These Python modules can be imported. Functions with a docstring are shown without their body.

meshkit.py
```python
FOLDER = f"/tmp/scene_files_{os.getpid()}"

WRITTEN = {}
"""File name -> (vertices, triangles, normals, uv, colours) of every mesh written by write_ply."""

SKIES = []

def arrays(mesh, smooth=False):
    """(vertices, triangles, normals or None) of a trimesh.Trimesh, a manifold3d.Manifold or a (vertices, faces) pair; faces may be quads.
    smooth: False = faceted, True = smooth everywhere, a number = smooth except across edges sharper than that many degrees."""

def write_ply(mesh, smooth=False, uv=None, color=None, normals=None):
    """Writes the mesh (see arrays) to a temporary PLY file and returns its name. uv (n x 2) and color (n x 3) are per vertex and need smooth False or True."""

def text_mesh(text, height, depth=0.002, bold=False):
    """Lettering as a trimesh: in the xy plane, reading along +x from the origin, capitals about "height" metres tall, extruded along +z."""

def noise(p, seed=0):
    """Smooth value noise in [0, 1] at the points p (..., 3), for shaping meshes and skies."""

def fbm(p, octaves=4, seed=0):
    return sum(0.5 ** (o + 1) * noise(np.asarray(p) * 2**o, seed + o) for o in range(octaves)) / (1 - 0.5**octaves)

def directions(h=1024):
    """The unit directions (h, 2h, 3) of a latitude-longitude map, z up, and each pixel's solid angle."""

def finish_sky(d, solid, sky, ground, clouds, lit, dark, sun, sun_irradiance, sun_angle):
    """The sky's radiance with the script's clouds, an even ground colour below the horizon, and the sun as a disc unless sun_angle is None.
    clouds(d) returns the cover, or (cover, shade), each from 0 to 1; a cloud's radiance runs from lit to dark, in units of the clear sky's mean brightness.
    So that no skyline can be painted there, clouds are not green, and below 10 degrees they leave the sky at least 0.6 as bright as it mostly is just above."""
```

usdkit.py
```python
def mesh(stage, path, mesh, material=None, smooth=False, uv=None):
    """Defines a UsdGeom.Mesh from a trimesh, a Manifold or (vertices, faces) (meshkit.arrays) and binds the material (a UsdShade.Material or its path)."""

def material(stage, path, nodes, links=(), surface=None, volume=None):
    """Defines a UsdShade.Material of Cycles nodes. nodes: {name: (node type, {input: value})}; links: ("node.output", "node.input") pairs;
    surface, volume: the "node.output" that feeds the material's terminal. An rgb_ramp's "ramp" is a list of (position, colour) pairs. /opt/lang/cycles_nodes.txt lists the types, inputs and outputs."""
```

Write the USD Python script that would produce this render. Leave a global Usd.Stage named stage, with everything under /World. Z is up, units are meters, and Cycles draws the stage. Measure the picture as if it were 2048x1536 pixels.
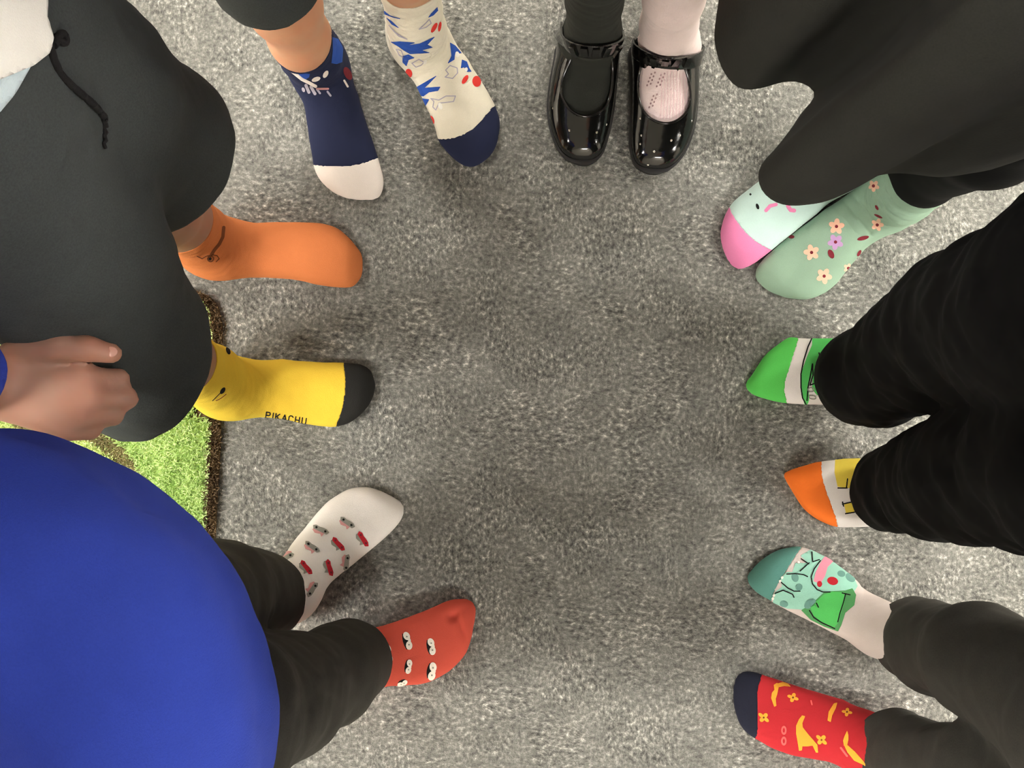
import math
import numpy as np
import trimesh
import scipy.sparse as sp
import scipy.sparse.csgraph
from shapely import Polygon, LineString, Point, MultiPolygon, box as sbox, affinity, contains_xy, distance as sdist, points as spoints, union_all
import usdkit, meshkit
from pxr import Usd, UsdGeom, UsdLux, Gf, Sdf, Vt, UsdShade

stage = Usd.Stage.CreateInMemory()
UsdGeom.SetStageUpAxis(stage, UsdGeom.Tokens.z)
UsdGeom.SetStageMetersPerUnit(stage, 1.0)
UsdGeom.Xform.Define(stage, '/World')
UsdGeom.Scope.Define(stage, '/World/Looks')
rng = np.random.default_rng(7)

# ------------------------------------------------------------------ camera, light, exposure
CAM_H, CAM_T = 1.12, 0.535            # height over the carpet, tangent of half the horizontal angle
cam = UsdGeom.Camera.Define(stage, '/World/camera')
cam.AddTranslateOp().Set(Gf.Vec3d(0, 0, CAM_H))
cam.CreateFocalLengthAttr(26.0)
cam.CreateHorizontalApertureAttr(2 * 26.0 * CAM_T)
cam.CreateVerticalApertureAttr(2 * 26.0 * CAM_T * 0.75)
cam.CreateClippingRangeAttr(Gf.Vec2f(0.02, 60))
cam.CreateExposureAttr(2.8)
ROOM = (-3.7, 3.7, -3.7, 3.7, 2.55)   # x0 x1 y0 y1 ceiling
PANEL_STRENGTH = 15.0
PANELS = [(-3.0, 2.4), (-0.6, 2.4), (1.8, 3.0), (2.4, 1.8), (2.4, 0.1), (2.4, -0.7), (-1.8, -0.6), (-3.0, -0.6), (0.6, -3.0)]

# ------------------------------------------------------------------ helpers
used = {}
def numbered(parent, name):
    n = used.get((parent, name), 0)
    used[(parent, name)] = n + 1
    return name if n == 0 else f'{name}_{n:03d}'

def data(prim, **kw):
    for k, v in kw.items():
        if v:
            prim.SetCustomDataByKey(k, v)

def thing(name, label, category, loc=(0, 0, 0), group=None):
    x = UsdGeom.Xform.Define(stage, '/World/' + numbered('/World', name))
    x.AddTranslateOp().Set(Gf.Vec3d(*map(float, loc)))
    data(x.GetPrim(), label=label, category=category, group=group)
    x_loc[str(x.GetPath())] = np.array(loc, float)
    return str(x.GetPath())
x_loc = {}

def obj(name, mesh, mat, parent='/World', label=None, category=None, group=None, kind=None, smooth=True):
    """Defines ONE mesh (world coordinates) under parent."""
    top = '/'.join(parent.split('/')[:3])
    off = x_loc.get(top, np.zeros(3))
    v, f, n = meshkit.arrays(mesh, smooth)
    path = parent + '/' + numbered(parent, name)
    m = usdkit.mesh(stage, path, (v - off, f), M(mat))
    if n is not None:
        m.CreateNormalsAttr(Vt.Vec3fArray.FromNumpy(n.astype(np.float32)))
        m.SetNormalsInterpolation('vertex')
    data(m.GetPrim(), label=label, category=category, group=group, kind=kind)
    return path

mats = {}
def M(name):
    return mats[name]

def srgb(r, g, b):
    c = np.array([r, g, b]) / 255.0
    return tuple(np.where(c < 0.04045, c / 12.92, ((c + 0.055) / 1.055) ** 2.4))

def fabric(name, color, var=0.12, scale=900, bump=0.25, rough=0.9, sheen=0.15, coarse=0.10):
    c = np.array(srgb(*color))
    mats[name] = usdkit.material(stage, '/World/Looks/' + name, {
        'geo': ('geometry', {}),
        'fine': ('noise_texture', {'scale': scale, 'detail': 3.0, 'roughness': 0.7}),
        'wide': ('noise_texture', {'scale': 28.0, 'detail': 3.0}),
        'add': ('math', {'math_type': 'multiply_add', 'value2': 2 * var, 'value3': 1 - var}),
        'add2': ('math', {'math_type': 'multiply_add', 'value2': 2 * coarse, 'value3': 1 - coarse}),
        'mul': ('math', {'math_type': 'multiply'}),
        'col': ('vector_math', {'math_type': 'scale', 'vector1': tuple(c)}),
        'b': ('bump', {'strength': bump, 'distance': 0.0012}),
        'p': ('principled_bsdf', {'roughness': rough, 'specular_ior_level': 0.2, 'sheen_weight': sheen, 'sheen_roughness': 0.5, 'sheen_tint': tuple(np.clip(c * 2 + 0.05, 0, 1))}),
    }, [('geo.position', 'fine.vector'), ('geo.position', 'wide.vector'), ('fine.fac', 'add.value1'), ('wide.fac', 'add2.value1'),
        ('add.value', 'mul.value1'), ('add2.value', 'mul.value2'), ('mul.value', 'col.scale'), ('col.vector', 'p.base_color'),
        ('fine.fac', 'b.height'), ('b.normal', 'p.normal')], surface='p.BSDF')

def plain(name, color, rough=0.5, **kw):
    mats[name] = usdkit.material(stage, '/World/Looks/' + name, {'p': ('principled_bsdf', {'base_color': srgb(*color), 'roughness': rough, **kw})}, surface='p.BSDF')

def scale_at(z):
    return CAM_T * (CAM_H - z) / 1024.0
def W(px, py, z):
    s = scale_at(z)
    return np.array([(px - 1024.0) * s, (768.0 - py) * s, z])
def PX(P):
    s = CAM_T * (CAM_H - P[:, 2]) / 1024.0
    s = np.where(P[:, 2] < CAM_H - 0.1, s, 1e-6)
    return np.stack([1024 + P[:, 0] / s, 768 - P[:, 1] / s], 1)

# -------------------- implicit surfaces
class Field:
    def __init__(self, lo, hi, h):
        self.lo, self.h = np.asarray(lo, float), h
        self.n = np.ceil((np.asarray(hi) - self.lo) / h).astype(int) + 1
        self.a = np.full(self.n, 0.05, np.float32)
    def add(self, prim, k=0.0):
        fn, lo, hi = prim
        pad = k + 3 * self.h
        i0 = np.clip(np.floor((lo - pad - self.lo) / self.h).astype(int), 0, self.n)
        i1 = np.clip(np.ceil((hi + pad - self.lo) / self.h).astype(int) + 1, 0, self.n)
        if np.any(i1 <= i0):
            return
        ax = [self.lo[k_] + self.h * np.arange(i0[k_], i1[k_]) for k_ in range(3)]
        P = np.stack(np.meshgrid(*ax, indexing='ij'), -1)
        d = fn(P)
        sl = tuple(slice(i0[k_], i1[k_]) for k_ in range(3))
        A = self.a[sl]
        if k > 0:
            t = np.clip(0.5 + 0.5 * (A - d) / k, 0, 1)
            self.a[sl] = A * (1 - t) + d * t - k * t * (1 - t)
        else:
            self.a[sl] = np.minimum(A, d)
    def mesh(self, smooth=3):
        return nets(self.a, self.lo, self.h, smooth)

def nets(A, lo, h, smooth):
    A = np.pad(A, 1, constant_values=0.05)
    lo = lo - h
    S = A < 0
    n = np.array(A.shape)
    c = np.zeros(n - 1, np.uint8)
    for dx in (0, 1):
        for dy in (0, 1):
            for dz in (0, 1):
                c += S[dx:n[0] - 1 + dx, dy:n[1] - 1 + dy, dz:n[2] - 1 + dz]
    act = (c > 0) & (c < 8)
    idx = np.argwhere(act)
    num = np.full(n - 1, -1, np.int64)
    num[act] = np.arange(len(idx))
    pos = np.zeros((len(idx), 3)); cnt = np.zeros(len(idx))
    corners = [(x, y, z) for x in (0, 1) for y in (0, 1) for z in (0, 1)]
    for a in corners:
        for k in range(3):
            if a[k]:
                continue
            b = list(a); b[k] = 1
            ia, ib = idx + a, idx + b
            va, vb = A[tuple(ia.T)].astype(float), A[tuple(ib.T)].astype(float)
            m = (va < 0) != (vb < 0)
            t = np.where(m, va / np.where(m, va - vb, 1), 0)
            p = np.array(a) + t[:, None] * (np.array(b) - np.array(a))
            pos[m] += p[m]; cnt[m] += 1
    V = lo + h * (idx + pos / cnt[:, None])
    F = []
    for k in range(3):
        s0 = [slice(1, -1)] * 3; s1 = [slice(1, -1)] * 3
        s0[k], s1[k] = slice(0, -1), slice(1, None)
        a, b = S[tuple(s0)], S[tuple(s1)]
        e = np.argwhere(a != b)
        if not len(e):
            continue
        flip = a[tuple(e.T)]
        off = np.ones(3, int); off[k] = 0
        e = e + off
        u, v = (k + 1) % 3, (k + 2) % 3
        du, dv = np.eye(3, dtype=int)[u], np.eye(3, dtype=int)[v]
        q = np.stack([num[tuple((e - du - dv).T)], num[tuple((e - dv).T)], num[tuple(e.T)], num[tuple((e - du).T)]], 1)
        q[~flip] = q[~flip][:, ::-1]
        F.append(q)
    Q = np.vstack(F)
    F = np.vstack([Q[:, [0, 1, 2]], Q[:, [0, 2, 3]]])
    return lap(V, F, smooth), F

def lap(V, F, n, lam=0.5, mu=-0.53):
    if not n:
        return V
    e = np.vstack([F[:, [0, 1]], F[:, [1, 2]], F[:, [2, 0]]])
    e = np.vstack([e, e[:, ::-1]])
    Wt = sp.csr_matrix((np.ones(len(e)), (e[:, 0], e[:, 1])), shape=(len(V), len(V)))
    Wt.data[:] = 1
    deg = np.maximum(np.asarray(Wt.sum(1)).ravel(), 1)
    D = sp.diags(1 / deg) @ Wt
    for _ in range(n):
        V = V + lam * (D @ V - V)
        V = V + mu * (D @ V - V)
    return V

def normals(V, F):
    return meshkit.arrays((V, F), True)[2]

def cone(a, b, ra, rb):
    a, b = np.asarray(a, float), np.asarray(b, float)
    ab = b - a; L2 = max(ab @ ab, 1e-12)
    def fn(P):
        t = np.clip(((P - a) @ ab) / L2, 0, 1)
        return np.linalg.norm(P - a - t[..., None] * ab, axis=-1) - (ra + (rb - ra) * t)
    r = max(ra, rb)
    return fn, np.minimum(a, b) - r, np.maximum(a, b) + r

def chain(nodes):
    return [cone(nodes[i][:3], nodes[i + 1][:3], nodes[i][3], nodes[i + 1][3]) for i in range(len(nodes) - 1)]

def ellip(c, r, yaw=0.0):
    """Ellipsoid, radii (forward, sideways, up), its forward axis turned to the angle yaw."""
    c, r = np.asarray(c, float), np.asarray(r, float)
    R = np.array([[math.cos(yaw), -math.sin(yaw), 0], [math.sin(yaw), math.cos(yaw), 0], [0, 0, 1]])
    def fn(P):
        q = ((P - c) @ R) / r
        n = np.linalg.norm(q, axis=-1)
        g = np.linalg.norm(q / r, axis=-1)
        return np.clip(n * (n - 1) / np.maximum(g, 1e-6), -r.min(), 1)
    m = max(r[0], r[1])
    return fn, c - [m, m, r[2]], c + [m, m, r[2]]

def grown(prim, d):
    fn, lo, hi = prim
    return (lambda P: fn(P) - d), lo - max(d, 0), hi + max(d, 0)

def chaikin(p, n=2):
    p = np.asarray(p, float)
    for _ in range(n):
        q = np.roll(p, -1, 0)
        p = np.stack([.8 * p + .2 * q, .2 * p + .8 * q], 1).reshape(-1, 2)
    return p

class Foot:
    """A foot on the floor: outline traced at the height of its widest level, axis from toe to heel."""
    H_AT = [0, .03, .08, .2, .35, .5, .62, .74, .9, .97, 1.0]
    H_IS = [.004, .0135, .021, .026, .033, .043, .054, .062, .056, .046, .02]
    def __init__(self, outline, toe, back, length, visible=0.6, high=1.0, z0=0.0, heel=0.0):
        z = 0.02
        pts = np.array([W(x, y, z)[:2] for x, y in chaikin(outline)])
        self.T = W(*toe, z)[:2]
        d = np.array([back[0], -back[1]], float); self.d = d / np.linalg.norm(d)
        self.n = np.array([-self.d[1], self.d[0]])
        loc = np.stack([(pts - self.T) @ self.d, (pts - self.T) @ self.n], 1)
        poly = Polygon(loc).buffer(0)
        self.L, self.z0 = length, z0
        s0 = poly.bounds[0]
        S, C, Wd = [], [], []
        for s in np.concatenate([s0 + np.array([.0004, .0015, .003, .005, .008, .012]), np.linspace(s0 + .016, visible * length, 22)]):
            g = poly.intersection(LineString([(s, -1), (s, 1)]))
            if g.is_empty:
                continue
            a, b = g.bounds[1], g.bounds[3]
            S.append(s); C.append((a + b) / 2); Wd.append((b - a) / 2)
        w1, c1 = Wd[-1], C[-1]
        for f, w in ((.8, .0285), (.88, .0275), (.93, .024), (.965, .018), (.99, .0095), (1.0, .002)):
            if f > visible:
                u = (f - visible) / (1 - visible)
                S.append(f * length); C.append(c1 + (heel - c1) * min(1, u * 1.6)); Wd.append(w * length / .21)
        self.S, self.C, self.Wd = np.array(S), np.array(C), np.array(Wd)
        from scipy.interpolate import PchipInterpolator
        fine = np.concatenate([np.linspace(0, .1, 30), np.linspace(.11, 1, 80)])
        self.ha, self.hs = fine, np.maximum(PchipInterpolator(self.H_AT, np.array(self.H_IS) * high)(fine), .003)
    def at(self, frac, z=0.0, side=0.0):
        p = self.T + self.d * frac * self.L + self.n * side
        return np.array([p[0], p[1], z + self.z0])
    def prim(self, grow=0.0, low=0.0):
        S, C, Wd, L = self.S, self.C, self.Wd, self.L
        def fn(P):
            xy = P[..., :2] - self.T
            s, t = xy @ self.d, xy @ self.n
            sc = np.clip(s, S[0], L)
            w = np.interp(sc, S, Wd) + grow; c = np.interp(sc, S, C)
            h = np.interp((sc - S[0]) / (L - S[0]), self.ha, self.hs) + grow + min(grow, 0) - low
            w, h = np.maximum(w, .0008), np.maximum(h, .004)
            zc = np.maximum(.40 * h, .003)
            z = P[..., 2] - self.z0 + min(grow, 0)
            u = np.abs((t - c) / w)
            up = z > zc
            v = np.where(up, (z - zc) / (h - zc), (zc - z) / zc)
            e = np.where(up, 2.3, 3.5)
            rho = (u ** e + v ** e) ** (1 / e)
            d = (rho - 1) * np.minimum(w, .55 * h)
            out = np.maximum(np.maximum(S[0] - grow - s, s - L - grow), 0)
            return np.where(out > 0, np.sqrt(np.maximum(d, 0) ** 2 + out ** 2), d)
        q = np.array([self.at(0), self.at(1), self.at(.3, .07, .06), self.at(.3, 0, -.06), self.at(1, .0, .05), self.at(1, 0, -.05), self.at(0, .0, .05), self.at(0, 0, -.05)])
        return fn, q.min(0) - .004, q.max(0) + .004

def clip(V, F, g, carry=None):
    """The part of the mesh where g < 0, cut cleanly through the triangles."""
    s = g < 0
    k = s[F].sum(1)
    faces = [F[k == 3]]
    newV, base = [], len(V)
    for want in (1, 2):
        f = F[k == want]
        if not len(f):
            continue
        odd = s[f] if want == 1 else ~s[f]
        r = np.argmax(odd, 1)
        i = f[np.arange(len(f)), r]; j = f[np.arange(len(f)), (r + 1) % 3]; l = f[np.arange(len(f)), (r + 2) % 3]
        ta = (g[i] / (g[i] - g[j]))[:, None]; tb = (g[i] / (g[i] - g[l]))[:, None]
        A, B = V[i] + ta * (V[j] - V[i]), V[i] + tb * (V[l] - V[i])
        na = base + np.arange(len(f)); nb = na + len(f); base += 2 * len(f)
        newV += [A, B]
        if want == 1:
            faces.append(np.stack([i, na, nb], 1))
        else:
            faces += [np.stack([na, j, l], 1), np.stack([na, l, nb], 1)]
    V2, F2 = np.vstack([V] + newV), np.vstack(faces)
    # weld the doubled points of the cut
    key = np.round(V2 * 2e6).astype(np.int64)
    _, first, inv = np.unique(key, axis=0, return_index=True, return_inverse=True)
    F2 = inv.ravel()[F2]; V2 = V2[first]
    F2 = F2[(F2[:, 0] != F2[:, 1]) & (F2[:, 1] != F2[:, 2]) & (F2[:, 0] != F2[:, 2])]
    keep = np.unique(F2)
    m = np.full(len(V2), -1); m[keep] = np.arange(len(keep))
    return V2[keep], m[F2]

def solidify(V, F, t):
    N = normals(V, F)
    e = np.vstack([F[:, [0, 1]], F[:, [1, 2]], F[:, [2, 0]]])
    key = np.sort(e, 1)
    _, inv, cnt = np.unique(key, axis=0, return_inverse=True, return_counts=True)
    b = e[cnt[inv.ravel()] == 1]
    n = len(V)
    return np.vstack([V, V - N * t]), np.vstack([F, F[:, ::-1] + n, np.stack([b[:, 1], b[:, 0], b[:, 0] + n], 1), np.stack([b[:, 1], b[:, 0] + n, b[:, 1] + n], 1)])

def signed(poly, P, far=40.0):
    """Signed distance (negative inside) of the points to a shapely shape, in its own units."""
    x0, y0, x1, y1 = poly.bounds
    near = (P[:, 0] > x0 - far) & (P[:, 0] < x1 + far) & (P[:, 1] > y0 - far) & (P[:, 1] < y1 + far)
    g = np.full(len(P), far)
    if near.any():
        q = P[near]
        d = sdist(poly.boundary, spoints(q))
        g[near] = np.where(contains_xy(poly, q[:, 0], q[:, 1]), -d, d)
    return g

def wrinkle(V, F, amp, freq, stretch=(1, 1, 1), seed=0, where=None):
    N = normals(V, F)
    d = (meshkit.fbm(V * np.array(stretch) * freq + 31.7, 3, seed) - 0.5) * 2 * amp
    if where is not None:
        d = d * where(V)
    return V + N * d[:, None]

# shapes of print, in the picture's own pixels
def ell(x, y, rx, ry, deg=0):
    return affinity.rotate(affinity.scale(Point(0, 0).buffer(1, 16), rx, ry), deg, origin=(0, 0)).buffer(0) if False else affinity.translate(affinity.rotate(affinity.scale(Point(0, 0).buffer(1, 16), rx, ry), deg, origin=(0, 0)), x, y)
def line(pts, w):
    return LineString(pts).buffer(w / 2, cap_style=1)
def flower(x, y, r, n=5, deg=0, hole=0.0):
    p = union_all([ell(x + .58 * r * math.cos(a), y + .58 * r * math.sin(a), .5 * r, .36 * r, math.degrees(a)) for a in np.arange(n) * 2 * math.pi / n + math.radians(deg)])
    return p.union(Point(x, y).buffer(.35 * r))

def patch(sock, name, shape, mat, lift=0.0004):
    """A knitted-in figure: the piece of the sock's own surface under the shape, lifted by a thread."""
    path, V, F, N = sock
    px = PX(V)
    x0, y0, x1, y1 = shape.bounds
    view = np.array([0, 0, CAM_H]) - V
    facing = (N * view).sum(1) > 0.02 * np.linalg.norm(view, axis=1)
    near = facing & (px[:, 0] > x0 - 9) & (px[:, 0] < x1 + 9) & (px[:, 1] > y0 - 9) & (px[:, 1] < y1 + 9)
    f = F[near[F].all(1)]
    if not len(f):
        return
    keep = np.unique(f); m = np.full(len(V), -1); m[keep] = np.arange(len(keep))
    v, f = np.hstack([V[keep], N[keep]]), m[f]
    for _ in range(2 if (x1 - x0) * (y1 - y0) < 30000 else 1):
        v, f = trimesh.remesh.subdivide(v, f)
    g = signed(shape, PX(v[:, :3]))
    n = v[:, 3:] / np.linalg.norm(v[:, 3:], axis=1, keepdims=True)
    if not (g < 0).any():
        return
    v, f = clip(v[:, :3] + n * lift, f, g)
    if len(f) < 2:
        return
    e = np.vstack([f[:, [0, 1]], f[:, [1, 2]]])
    nc, lab = sp.csgraph.connected_components(sp.csr_matrix((np.ones(len(e)), (e[:, 0], e[:, 1])), shape=(len(v), len(v))), directed=False)
    size = np.bincount(lab[f[:, 0]], minlength=nc)
    for c in np.where(size > max(6, .04 * len(f)))[0]:
        g = f[lab[f[:, 0]] == c]
        k = np.unique(g); m = np.full(len(v), -1); m[k] = np.arange(len(k))
        obj(name, (v[k], m[g]), mat, path)

def pick(V, px, py, r=5.0):
    """The point of the surface seen at a pixel."""
    q = PX(V)
    for k in (r, 2 * r, 4 * r):
        d = np.hypot(q[:, 0] - px, q[:, 1] - py)
        c = np.where(d < k)[0]
        if len(c):
            top = c[V[c, 2] > V[c, 2].max() - .008]
            w = 1 / (d[top] + .5) ** 2
            return W(px, py, (V[top, 2] * w).sum() / w.sum())
    return W(px, py, 0.3)

def tube(pts, r, sides=8):
    pts = np.asarray(pts, float)
    n = len(pts)
    r = np.broadcast_to(r, n)
    T = np.gradient(pts, axis=0); T /= np.linalg.norm(T, axis=1, keepdims=True)
    up = np.array([0.13, 0.21, 0.97])
    V = []
    for i in range(n):
        a = np.cross(T[i], up); a /= np.linalg.norm(a); b = np.cross(T[i], a)
        for k in range(sides):
            t = 2 * math.pi * k / sides
            V.append(pts[i] + r[i] * (a * math.cos(t) + b * math.sin(t)))
    F = []
    for i in range(n - 1):
        for k in range(sides):
            k2 = (k + 1) % sides
            F += [[i * sides + k, i * sides + k2, (i + 1) * sides + k2], [i * sides + k, (i + 1) * sides + k2, (i + 1) * sides + k]]
    V += [pts[0], pts[-1]]
    for k in range(sides):
        k2 = (k + 1) % sides
        F += [[n * sides, k2, k], [n * sides + 1, (n - 1) * sides + k, (n - 1) * sides + k2]]
    F = np.array(F)[:, ::-1]
    return np.array(V), F

def smooth_path(pts, n=40):
    from scipy.interpolate import CubicSpline
    pts = np.asarray(pts, float)
    t = np.concatenate([[0], np.cumsum(np.linalg.norm(np.diff(pts, axis=0), axis=1))])
    return CubicSpline(t, pts)(np.linspace(0, t[-1], n))

def boxm(x0, x1, y0, y1, z0, z1):
    b = trimesh.creation.box((x1 - x0, y1 - y0, z1 - z0)); b.apply_translation(((x0 + x1) / 2, (y0 + y1) / 2, (z0 + z1) / 2))
    return b

# ------------------------------------------------------------------ materials
mats['carpet'] = usdkit.material(stage, '/World/Looks/carpet', {
    'geo': ('geometry', {}),
    'warp': ('noise_texture', {'scale': 16.0, 'detail': 2.0}),
    'wv': ('vector_math', {'math_type': 'multiply_add', 'vector2': (0.010, 0.010, 0.0)}),
    'mapA': ('mapping', {'scale': (230, 165, 150)}),
    'mapB': ('mapping', {'scale': (150, 215, 150), 'rotation': (0, 0, 0.25)}),
    'nA': ('noise_texture', {'scale': 1.0, 'detail': 3.0, 'roughness': 0.65}),
    'nB': ('noise_texture', {'scale': 1.0, 'detail': 3.0, 'roughness': 0.65}),
    'sel': ('noise_texture', {'scale': 9.0, 'detail': 2.0}),
    'selr': ('map_range', {'from_min': 0.42, 'from_max': 0.58, 'clamp': True}),
    'mix': ('mix_float', {}),
    'fine': ('noise_texture', {'scale': 1300.0, 'detail': 2.0}),
    'wide': ('noise_texture', {'scale': 22.0, 'detail': 3.0}),
    'h1': ('math', {'math_type': 'multiply_add', 'value2': 0.22}),
    'h2': ('math', {'math_type': 'multiply_add', 'value2': 0.22}),
    'ramp': ('rgb_ramp', {'ramp': [(0.0, srgb(36, 36, 33)), (0.53, srgb(69, 69, 66)), (0.65, srgb(102, 102, 97)), (0.75, srgb(122, 122, 116)), (0.85, srgb(157, 156, 148)), (0.95, srgb(218, 214, 204))]}),
    'b': ('bump', {'strength': 0.9, 'distance': 0.004}),
    'p': ('principled_bsdf', {'roughness': 0.92, 'specular_ior_level': 0.25, 'sheen_weight': 0.15}),
}, [('geo.position', 'warp.vector'), ('warp.color', 'wv.vector1'), ('geo.position', 'wv.vector3'), ('wv.vector', 'mapA.vector'), ('wv.vector', 'mapB.vector'),
    ('mapA.vector', 'nA.vector'), ('mapB.vector', 'nB.vector'), ('geo.position', 'sel.vector'), ('sel.fac', 'selr.value'), ('selr.result', 'mix.fac'),
    ('nA.fac', 'mix.a'), ('nB.fac', 'mix.b'), ('geo.position', 'fine.vector'), ('geo.position', 'wide.vector'), ('fine.fac', 'h1.value1'), ('mix.result', 'h1.value3'),
    ('wide.fac', 'h2.value1'), ('h1.value', 'h2.value3'), ('h2.value', 'ramp.fac'), ('ramp.color', 'p.base_color'), ('h1.value', 'b.height'), ('b.normal', 'p.normal')], surface='p.BSDF')

plain('wall_paint', (196, 190, 178), 0.8)
plain('ceiling_paint', (212, 210, 204), 0.9)
plain('skirting', (215, 210, 200), 0.5)
plain('metal_frame', (220, 220, 220), 0.4)
mats['lamp'] = usdkit.material(stage, '/World/Looks/lamp', {'e': ('emission', {'color': (1.0, 0.95, 0.875), 'strength': PANEL_STRENGTH})}, surface='e.emission')

def skin(name, color):
    c = srgb(*color)
    mats[name] = usdkit.material(stage, '/World/Looks/' + name, {
        'geo': ('geometry', {}), 'n': ('noise_texture', {'scale': 260.0, 'detail': 3.0}), 'w': ('noise_texture', {'scale': 30.0, 'detail': 2.0}),
        'r': ('rgb_ramp', {'ramp': [(0.3, tuple(np.array(c) * (1.03, .90, .86))), (0.7, tuple(np.array(c) * (1.0, 1.05, 1.08)))]}),
        'b': ('bump', {'strength': 0.12, 'distance': 0.001}),
        'p': ('principled_bsdf', {'roughness': 0.55, 'specular_ior_level': 0.35, 'subsurface_weight': 0.15, 'subsurface_scale': 0.004})},
        [('geo.position', 'n.vector'), ('geo.position', 'w.vector'), ('w.fac', 'r.fac'), ('r.color', 'p.base_color'), ('n.fac', 'b.height'), ('b.normal', 'p.normal')], surface='p.BSDF')
skin('skin_fair', (222, 172, 140)); skin('skin_tan', (206, 156, 122)); skin('skin_rose', (158, 119, 100))
plain('lip', (190, 110, 100), 0.4); plain('eye_white', (240, 240, 238), 0.2); plain('iris', (60, 42, 30), 0.2); plain('nail', (184, 136, 118), 0.35)
fabric('hair_brown', (66, 46, 32), rough=0.6); fabric('hair_dark', (34, 26, 22), rough=0.6); fabric('hair_blond', (176, 140, 92), rough=0.6)

fabric('charcoal', (60, 64, 63), var=.42, scale=700, bump=.2)
fabric('charcoal_warm', (34, 34, 30), var=.42, scale=700, bump=.2)
fabric('charcoal_deep', (53, 52, 48), var=.42, scale=700, bump=.2)
fabric('black_cloth', (5, 5, 5), var=.25, bump=.15, sheen=.02)
fabric('cord_black', (26, 25, 25), bump=.5)
fabric('royal_blue', (41, 60, 150), var=.16, scale=800, bump=.4, sheen=.3)
fabric('white_cotton', (240, 238, 228), var=.04)
fabric('pale_blue_cotton', (205, 222, 226), var=.04)
fabric('pink_cotton', (226, 190, 196), var=.05)

SOCK = {'sock_orange': (194, 114, 66), 'sock_yellow': (226, 190, 62), 'sock_black': (34, 34, 32), 'sock_navy': (34, 40, 66), 'sock_cream': (232, 226, 206),
        'lace_shade': (160, 132, 132), 'sock_milk': (238, 234, 228), 'sock_offwhite': (236, 228, 220), 'sock_lace': (232, 212, 210), 'sock_mint': (180, 206, 199), 'sock_pink': (216, 124, 166), 'sock_sage': (142, 170, 148),
        'sock_green': (92, 204, 92), 'sock_white': (232, 226, 222), 'sock_bright_orange': (248, 122, 44), 'sock_teal': (92, 146, 136), 'sock_grey': (214, 202, 196),
        'sock_red': (176, 40, 46), 'sock_coral': (204, 84, 68), 'sock_ink_navy': (28, 30, 44), 'sock_char': (44, 46, 42),
        'yarn_black': (26, 26, 26), 'yarn_blue': (44, 82, 168), 'yarn_red': (222, 62, 56), 'yarn_gold': (232, 160, 54), 'yarn_peach': (238, 186, 160), 'yarn_maroon': (118, 40, 50),
        'yarn_lilac': (190, 150, 196), 'yarn_pink': (240, 150, 170), 'yarn_aqua': (158, 214, 194), 'yarn_leaf': (88, 196, 100), 'yarn_leaf_dark': (86, 156, 96), 'yarn_grey': (150, 150, 140),
        'yarn_lilac_grey': (176, 172, 186), 'yarn_yellow': (238, 214, 84), 'yarn_brown': (110, 62, 34), 'yarn_rose': (220, 160, 160), 'yarn_crimson': (186, 40, 52), 'yarn_ash': (188, 182, 170), 'yarn_coral': (240, 96, 92), 'yarn_cream': (244, 236, 224), 'yarn_sea': (112, 160, 148)}
for k, c in SOCK.items():
    fabric(k, c, var=.07, scale=1100, bump=.35, coarse=.05, sheen=.25)
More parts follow.
